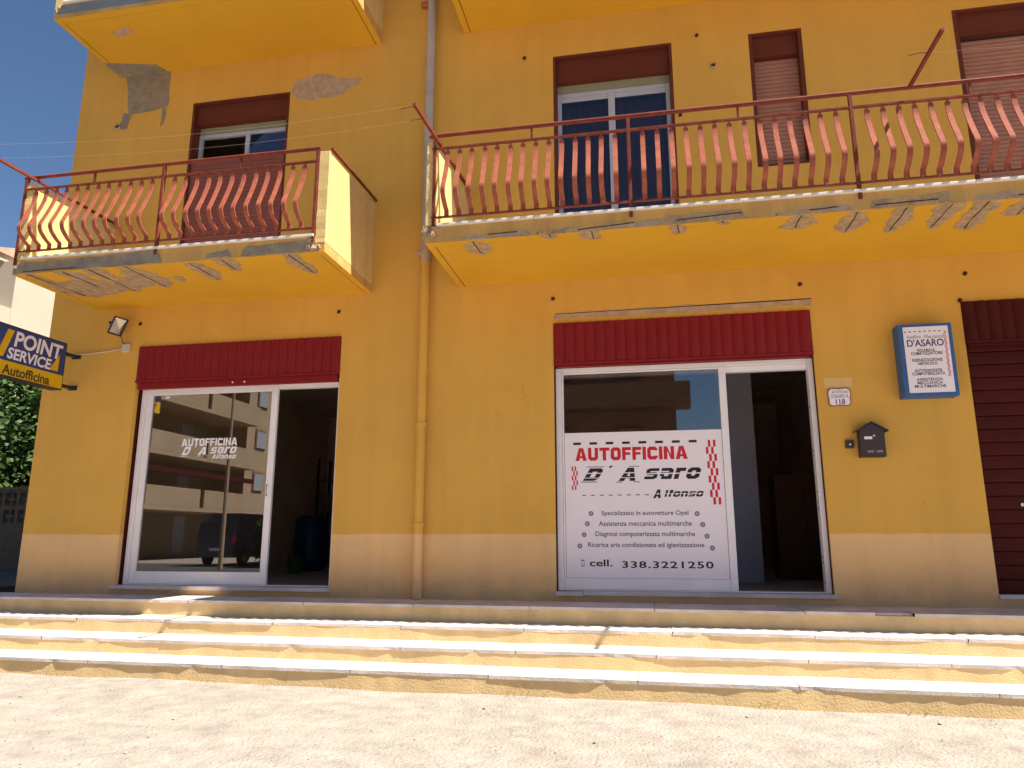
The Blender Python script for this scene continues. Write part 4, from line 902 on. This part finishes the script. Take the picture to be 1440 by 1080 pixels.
# ================================================================== LEFT BACKGROUND
# neighbour building
NB = thing('neighbour_house', 'cream apartment house with a tiled roof beyond the left corner', 'building', (-26,16,0))
m = MB(); m.box(-34,-23.1,14,24,-.5,10.9); m.build('wall', M_cream, NB)
m = MB(); m.box(-34.4,-23.7,13.2,24.4,10.9,11.15); m.build('eave', M_cream, NB)
m = MB(); m.strip([(13.1,11.155),(24.5,11.155),(18.8,13.0)], 'x', -34.5, -23.6); m.build('roof', M_terra, NB)
m = MB(); m.box(-24.4,-23.105,13.0,13.995,-.5,9.0); m.build('stair_tower', M_cream, NB)
# breeze-block wall
BW = thing('breeze_block_wall', 'low wall topped with hollow breeze blocks in front of the trees', 'wall', (-18,7.2,0))
m = MB(); m.box(-26,-9.8,7.0,7.2,-.06,.95); m.build('wall_base', M_block, BW)
bm_ = MB(); s_ = .40
bm_.box(-s_/2,s_/2,7.02,7.18,0,.05); bm_.box(-s_/2,s_/2,7.02,7.18,.35,.40); bm_.box(-s_/2,-s_/2+.045,7.02,7.18,.0505,.3495); bm_.box(s_/2-.045,s_/2,7.02,7.18,.0505,.3495)
bm_.box(-.11,.11,7.04,7.16,.17,.23); bm_.box(-.03,.03,7.05,7.15,.0505,.1695); bm_.box(-.03,.03,7.05,7.15,.2305,.3495)
b0 = bm_.build('hollow_block', M_block, BW); b0.location = Vector((-17.8,0,.952)) - wloc(BW)
for r_ in range(2):
    for k in range(20):
        if r_ == 0 and k == 0: continue
        o = bpy.data.objects.new('hollow_block', b0.data); COL.objects.link(o); o.parent = BW; o.location = Vector((-17.8+k*.402,0,.952+r_*.402)) - wloc(BW)
m = MB(); m.box(-26,-9.8,6.97,7.23,1.76,1.84); m.build('coping', M_block, BW)

def leaf_cloud(name, m_, parent, centre, rad, n, size, seed, clumps=14, flat=1.0):
    rnd = random.Random(seed); C = []
    for _ in range(clumps):
        while True:
            p = Vector((rnd.uniform(-1,1), rnd.uniform(-1,1), rnd.uniform(-1,1)))
            if p.length < 1: break
        C.append((Vector((p.x*rad[0]*.75, p.y*rad[1]*.75, p.z*rad[2]*.75)), rnd.uniform(.25,.5)))
    vs = []; fs = []
    for i in range(n):
        c, r = C[rnd.randrange(len(C))]
        d = Vector((rnd.gauss(0,1), rnd.gauss(0,1), rnd.gauss(0,1))).normalized()*rnd.uniform(.55,1.08)*r
        p = Vector(centre)+c+Vector((d.x*rad[0], d.y*rad[1], d.z*rad[2]))
        a = Vector((rnd.gauss(0,1), rnd.gauss(0,1), rnd.gauss(0,.5))).normalized(); b = a.cross(Vector((rnd.gauss(0,1),rnd.gauss(0,1),rnd.gauss(0,1)))).normalized()
        s_ = size*rnd.uniform(.6,1.3); o = len(vs)
        vs += [tuple(p), tuple(p+a*s_*.5+b*s_*.28), tuple(p+a*s_), tuple(p+a*s_*.5-b*s_*.28)]; fs.append((o,o+1,o+2,o+3))
    mb = MB(); mb.add(vs, fs); return mb.build(name, m_, parent)
def tree(x, y, h, rad, label, seed, group='trees behind the breeze-block wall', dens=9000, gz=-.1):
    T = thing('leafy_tree', label, 'tree', (x, y, gz), group); rnd = random.Random(seed)
    m = MB(); m.tube([(x,y,gz),(x+.1,y,h*.3),(x-.05,y+.1,h*.6),(x,y,h*.85)], [.18,.14,.09,.03], 8)
    for k in range(7):
        a = rnd.uniform(0,6.28); z = h*rnd.uniform(.25,.6); m.tube([(x,y,z),(x+math.cos(a)*rad*.4,y+math.sin(a)*rad*.4,z+h*.12),(x+math.cos(a)*rad*.8,y+math.sin(a)*rad*.8,z+h*.2)], [.06,.04,.015], 6)
    m.build('trunk', M_bark, T)
    leaf_cloud('crown', M_leaf, T, (x,y,h*.58), (rad,rad,h*.44), dens, .20, seed, 22)
    return T
tree(-16.4, 9.0, 5.6, 2.0, 'bushy green tree behind the breeze-block wall nearest the building', 11)
tree(-19.3, 10.2, 6.2, 2.4, 'taller green tree behind the wall further left', 12)
tree(-18.2, 14.0, 5.8, 2.3, 'green tree deeper behind the breeze-block wall', 13)
HG = leaf_cloud('hedge', M_leafd, None, (-18,9.0,1.3), (5.0,1.0,1.4), 9000, .18, 15, 40); tag(HG, 'dark shrubbery massed right behind the breeze-block wall', 'shrub', kind='stuff')

# ================================================================== ACROSS THE STREET (seen in the glass)
OB = thing('opposite_apartments', 'beige apartment block with stacked balconies reflected in the left shop glass', 'building', (-34,-40,-.6))
m = MB(); m.box(-42,-28.3,-70,-39.2,-.6,14.5); m.box(-42,-30.6,-39.1,-22,-.6,14.5); m.build('wall', M_beige, OB)
m = MB(); m.box(-30.59,-30.55,-39.1,-22,-.6,14.5); m.build('loggia_wall', M_dgrn, OB)
for z in (2.45,5.55,8.65,11.75):
    m = MB(); m.box(-30.54,-27.2,-38.9,-22,z-.25,z-.01); m.build('balcony_floor', M_beige, OB)
    for a, b in ((-38.9,-33.0),(-32.6,-27.6),(-27.2,-22)):
        m = MB(); m.box(-27.35,-27.2,a,b,z,z+1.1); m.build('parapet', M_beige, OB)
m = MB(); m.box(-27.6,-27.36,-38.9,-22,4.35,4.65); m.build('red_awning', M_maro, OB)
for z0 in (.9,3.95,7.05,10.15):
    for yc in (-41.0,-47,-53,-59):
        f_ = MB(); f_.box(-28.28,-28.22,yc-.7,yc+.7,z0,z0+1.45); fo = f_.build('window', M_brown, OB)
        f_ = MB(); f_.box(-28.21,-28.17,yc-.62,yc+.62,z0+.06,z0+1.25); f_.build('blind', M_winr, fo)
    for yc in (-35.5,-30,-25):
        f_ = MB(); f_.box(-30.54,-30.5,yc-.6,yc+.6,z0-1.2,z0+1.1); f_.build('balcony_window', M_winr, OB)
OB2 = thing('opposite_house', 'brown rendered house reflected in the glass above the poster', 'building', (-6,-30,-.6))
m = MB(); m.box(-14,1.3,-36,-25,-.6,11); m.build('wall', M_brown, OB2)
m = MB(); m.box(-14,1.9,-25,-23.8,6.3,6.5); m.box(-14,1.9,-23.95,-23.8,6.5,7.4); m.build('balcony', M_brown, OB2)
m = MB(); m.box(-14.3,1.9,-36.3,-24.4,11,11.3); m.build('roof', M_terra, OB2)
for xc in (-11,-7.5,-4,-.8):
    for z0 in (1.0,4.0,7.8):
        f_ = MB(); f_.box(xc-.6,xc+.6,-24.99,-24.93,z0,z0+1.6); fo = f_.build('window', M_dark, OB2); f_ = MB(); f_.box(xc-.52,xc+.52,-24.92,-24.89,z0+.4,z0+1.52); f_.build('blind', M_slat, fo)
m = MB(); m.tube([(1.0,-27,11.2),(1.0,-27,13)], .03, 6); m.tube([(.3,-27,12.8),(1.7,-27,12.8)], .02, 5); m.tube([(.5,-27,12.4),(1.5,-27,12.4)], .02, 5); m.build('antenna', M_dark, OB2)
# parked van
VN = thing('parked_van', 'dark van parked across the street, reflected in the left shop glass', 'van', (-19,-23,GZ))
vx, vy = -19.6, -22.6
m = MB(); prof = [(0,.35),(0,1.0),(.15,1.9),(.35,2.35),(3.6,2.35),(4.3,1.45),(5.1,1.15),(5.15,.35)]
m.strip([(vy-p[0], GZ+p[1]) for p in prof], 'x', vx-.95, vx+.95); m.build('body', M_van, VN, .04)
for yy_ in (-.9,-4.1):
    for sgn in (-1,1):
        m = MB(); m.tube([(vx+sgn*.98,vy+yy_,GZ+.34),(vx+sgn*.78,vy+yy_,GZ+.34)], .34, 18); wh = m.build('wheel', M_tyre, VN)
        m = MB(); m.tube([(vx+sgn*.99,vy+yy_,GZ+.34),(vx+sgn*.97,vy+yy_,GZ+.34)], .19, 14); m.build('rim', M_alu, wh)
m = MB(); m.box(vx-.75,vx-.05,vy+.01-.12,vy-.05,GZ+1.35,GZ+1.95); m.box(vx+.05,vx+.75,vy-.11,vy-.05,GZ+1.35,GZ+1.95); m.build('rear_window', M_dark, VN)
m = MB(); m.box(vx-.25,vx+.25,vy+.001,vy+.02,GZ+.65,GZ+.78); m.build('blank_plate', M_print, VN)
for sgn in (-1,1):
    m = MB(); m.box(vx+sgn*.92-.06,vx+sgn*.92+.06,vy-.02,vy+.015,GZ+1.0,GZ+1.35); m.build('tail_light', M_red, VN)
m = MB(); m.box(-26,-8,-39,-38.7,GZ-.05,2.6); tag(m.build('bright_gap_wall', M_cream), 'pale wall added for the bright gap across the street, behind the parked van', 'wall')  # wall added to stand in for a bright gap of sky and road
m = MB(); m.tube([(-17.0,-19.0,GZ),(-17.0,-19.0,7.0)], [.10,.05], 8); m.tube([(-17.0,-19.0,7.0),(-16.9,-18.2,7.3)], .04, 6); tag(m.build('street_lamp', M_beige), 'slender pale street lamp across the street', 'street lamp')
SHR = thing('shrub', 'dark bushy shrub beside the parked van', 'shrub', (-16.6,-22,GZ)); m = MB(); m.tube([(-16.6,-22,GZ),(-16.6,-22,.6)], .05, 6); m.build('stem', M_bark, SHR); leaf_cloud('foliage', M_leafd, SHR, (-16.6,-22,.5), (.8,.8,1.1), 2500, .16, 31, 12)

# ================================================================== small debris on the forecourt
rnd = random.Random(5); m = MB()
for _ in range(1500):
    x = rnd.uniform(-8,5); y = rnd.uniform(-6.2,-1.9)
    dens = .5+.5*math.sin(x*1.3+1.0)*math.sin(y*1.9+x)
    if rnd.random() > .25+.7*max(0,dens): continue
    s_ = rnd.uniform(.003,.009) if rnd.random() < .95 else rnd.uniform(.01,.018)
    z = GZ-.0028*(x+2)+.004; bm = bmesh.new(); bmesh.ops.create_icosphere(bm, subdivisions=0 or 1, radius=s_)
    for v in bm.verts: v.co *= rnd.uniform(.6,1.1); v.co.z *= .6
    m.add([v.co+Vector((x,y,z)) for v in bm.verts], [tuple(v.index for v in f.verts) for f in bm.faces]); bm.free()
tag(m.build('gravel', mat('pale_pebbles',(0.36,.30,.24),.95,.4,40)), 'scattered small stones over the pale forecourt', 'gravel', kind='stuff')
m = MB()
for (cx, n, hh) in ((-6.2,10,.05),(-5.4,8,.04),(-3.9,9,.05),(-1.05,14,.10),(-3.3,8,.04),(.75,10,.06),(1.9,8,.05),(-2.6,8,.04),(3.0,9,.05)):
    for _ in range(n):
        x = cx+rnd.gauss(0,.08); y = fy(x,1.86)-.0-rnd.uniform(.0,.05); a = rnd.uniform(0,6.28); l = hh*rnd.uniform(.5,1.3); z = GZ-.0028*(x+2)
        m.tube([(x,y,z),(x+math.cos(a)*l*.3,y-abs(math.sin(a))*l*.3,z+l*.6),(x+math.cos(a)*l*.7,y-abs(math.sin(a))*l*.6,z+l)], [.0018,.0014,.0006], 4)
tag(m.build('dry_weeds', M_drygr), 'dry weeds along the foot of the lowest step', 'weeds', kind='stuff')
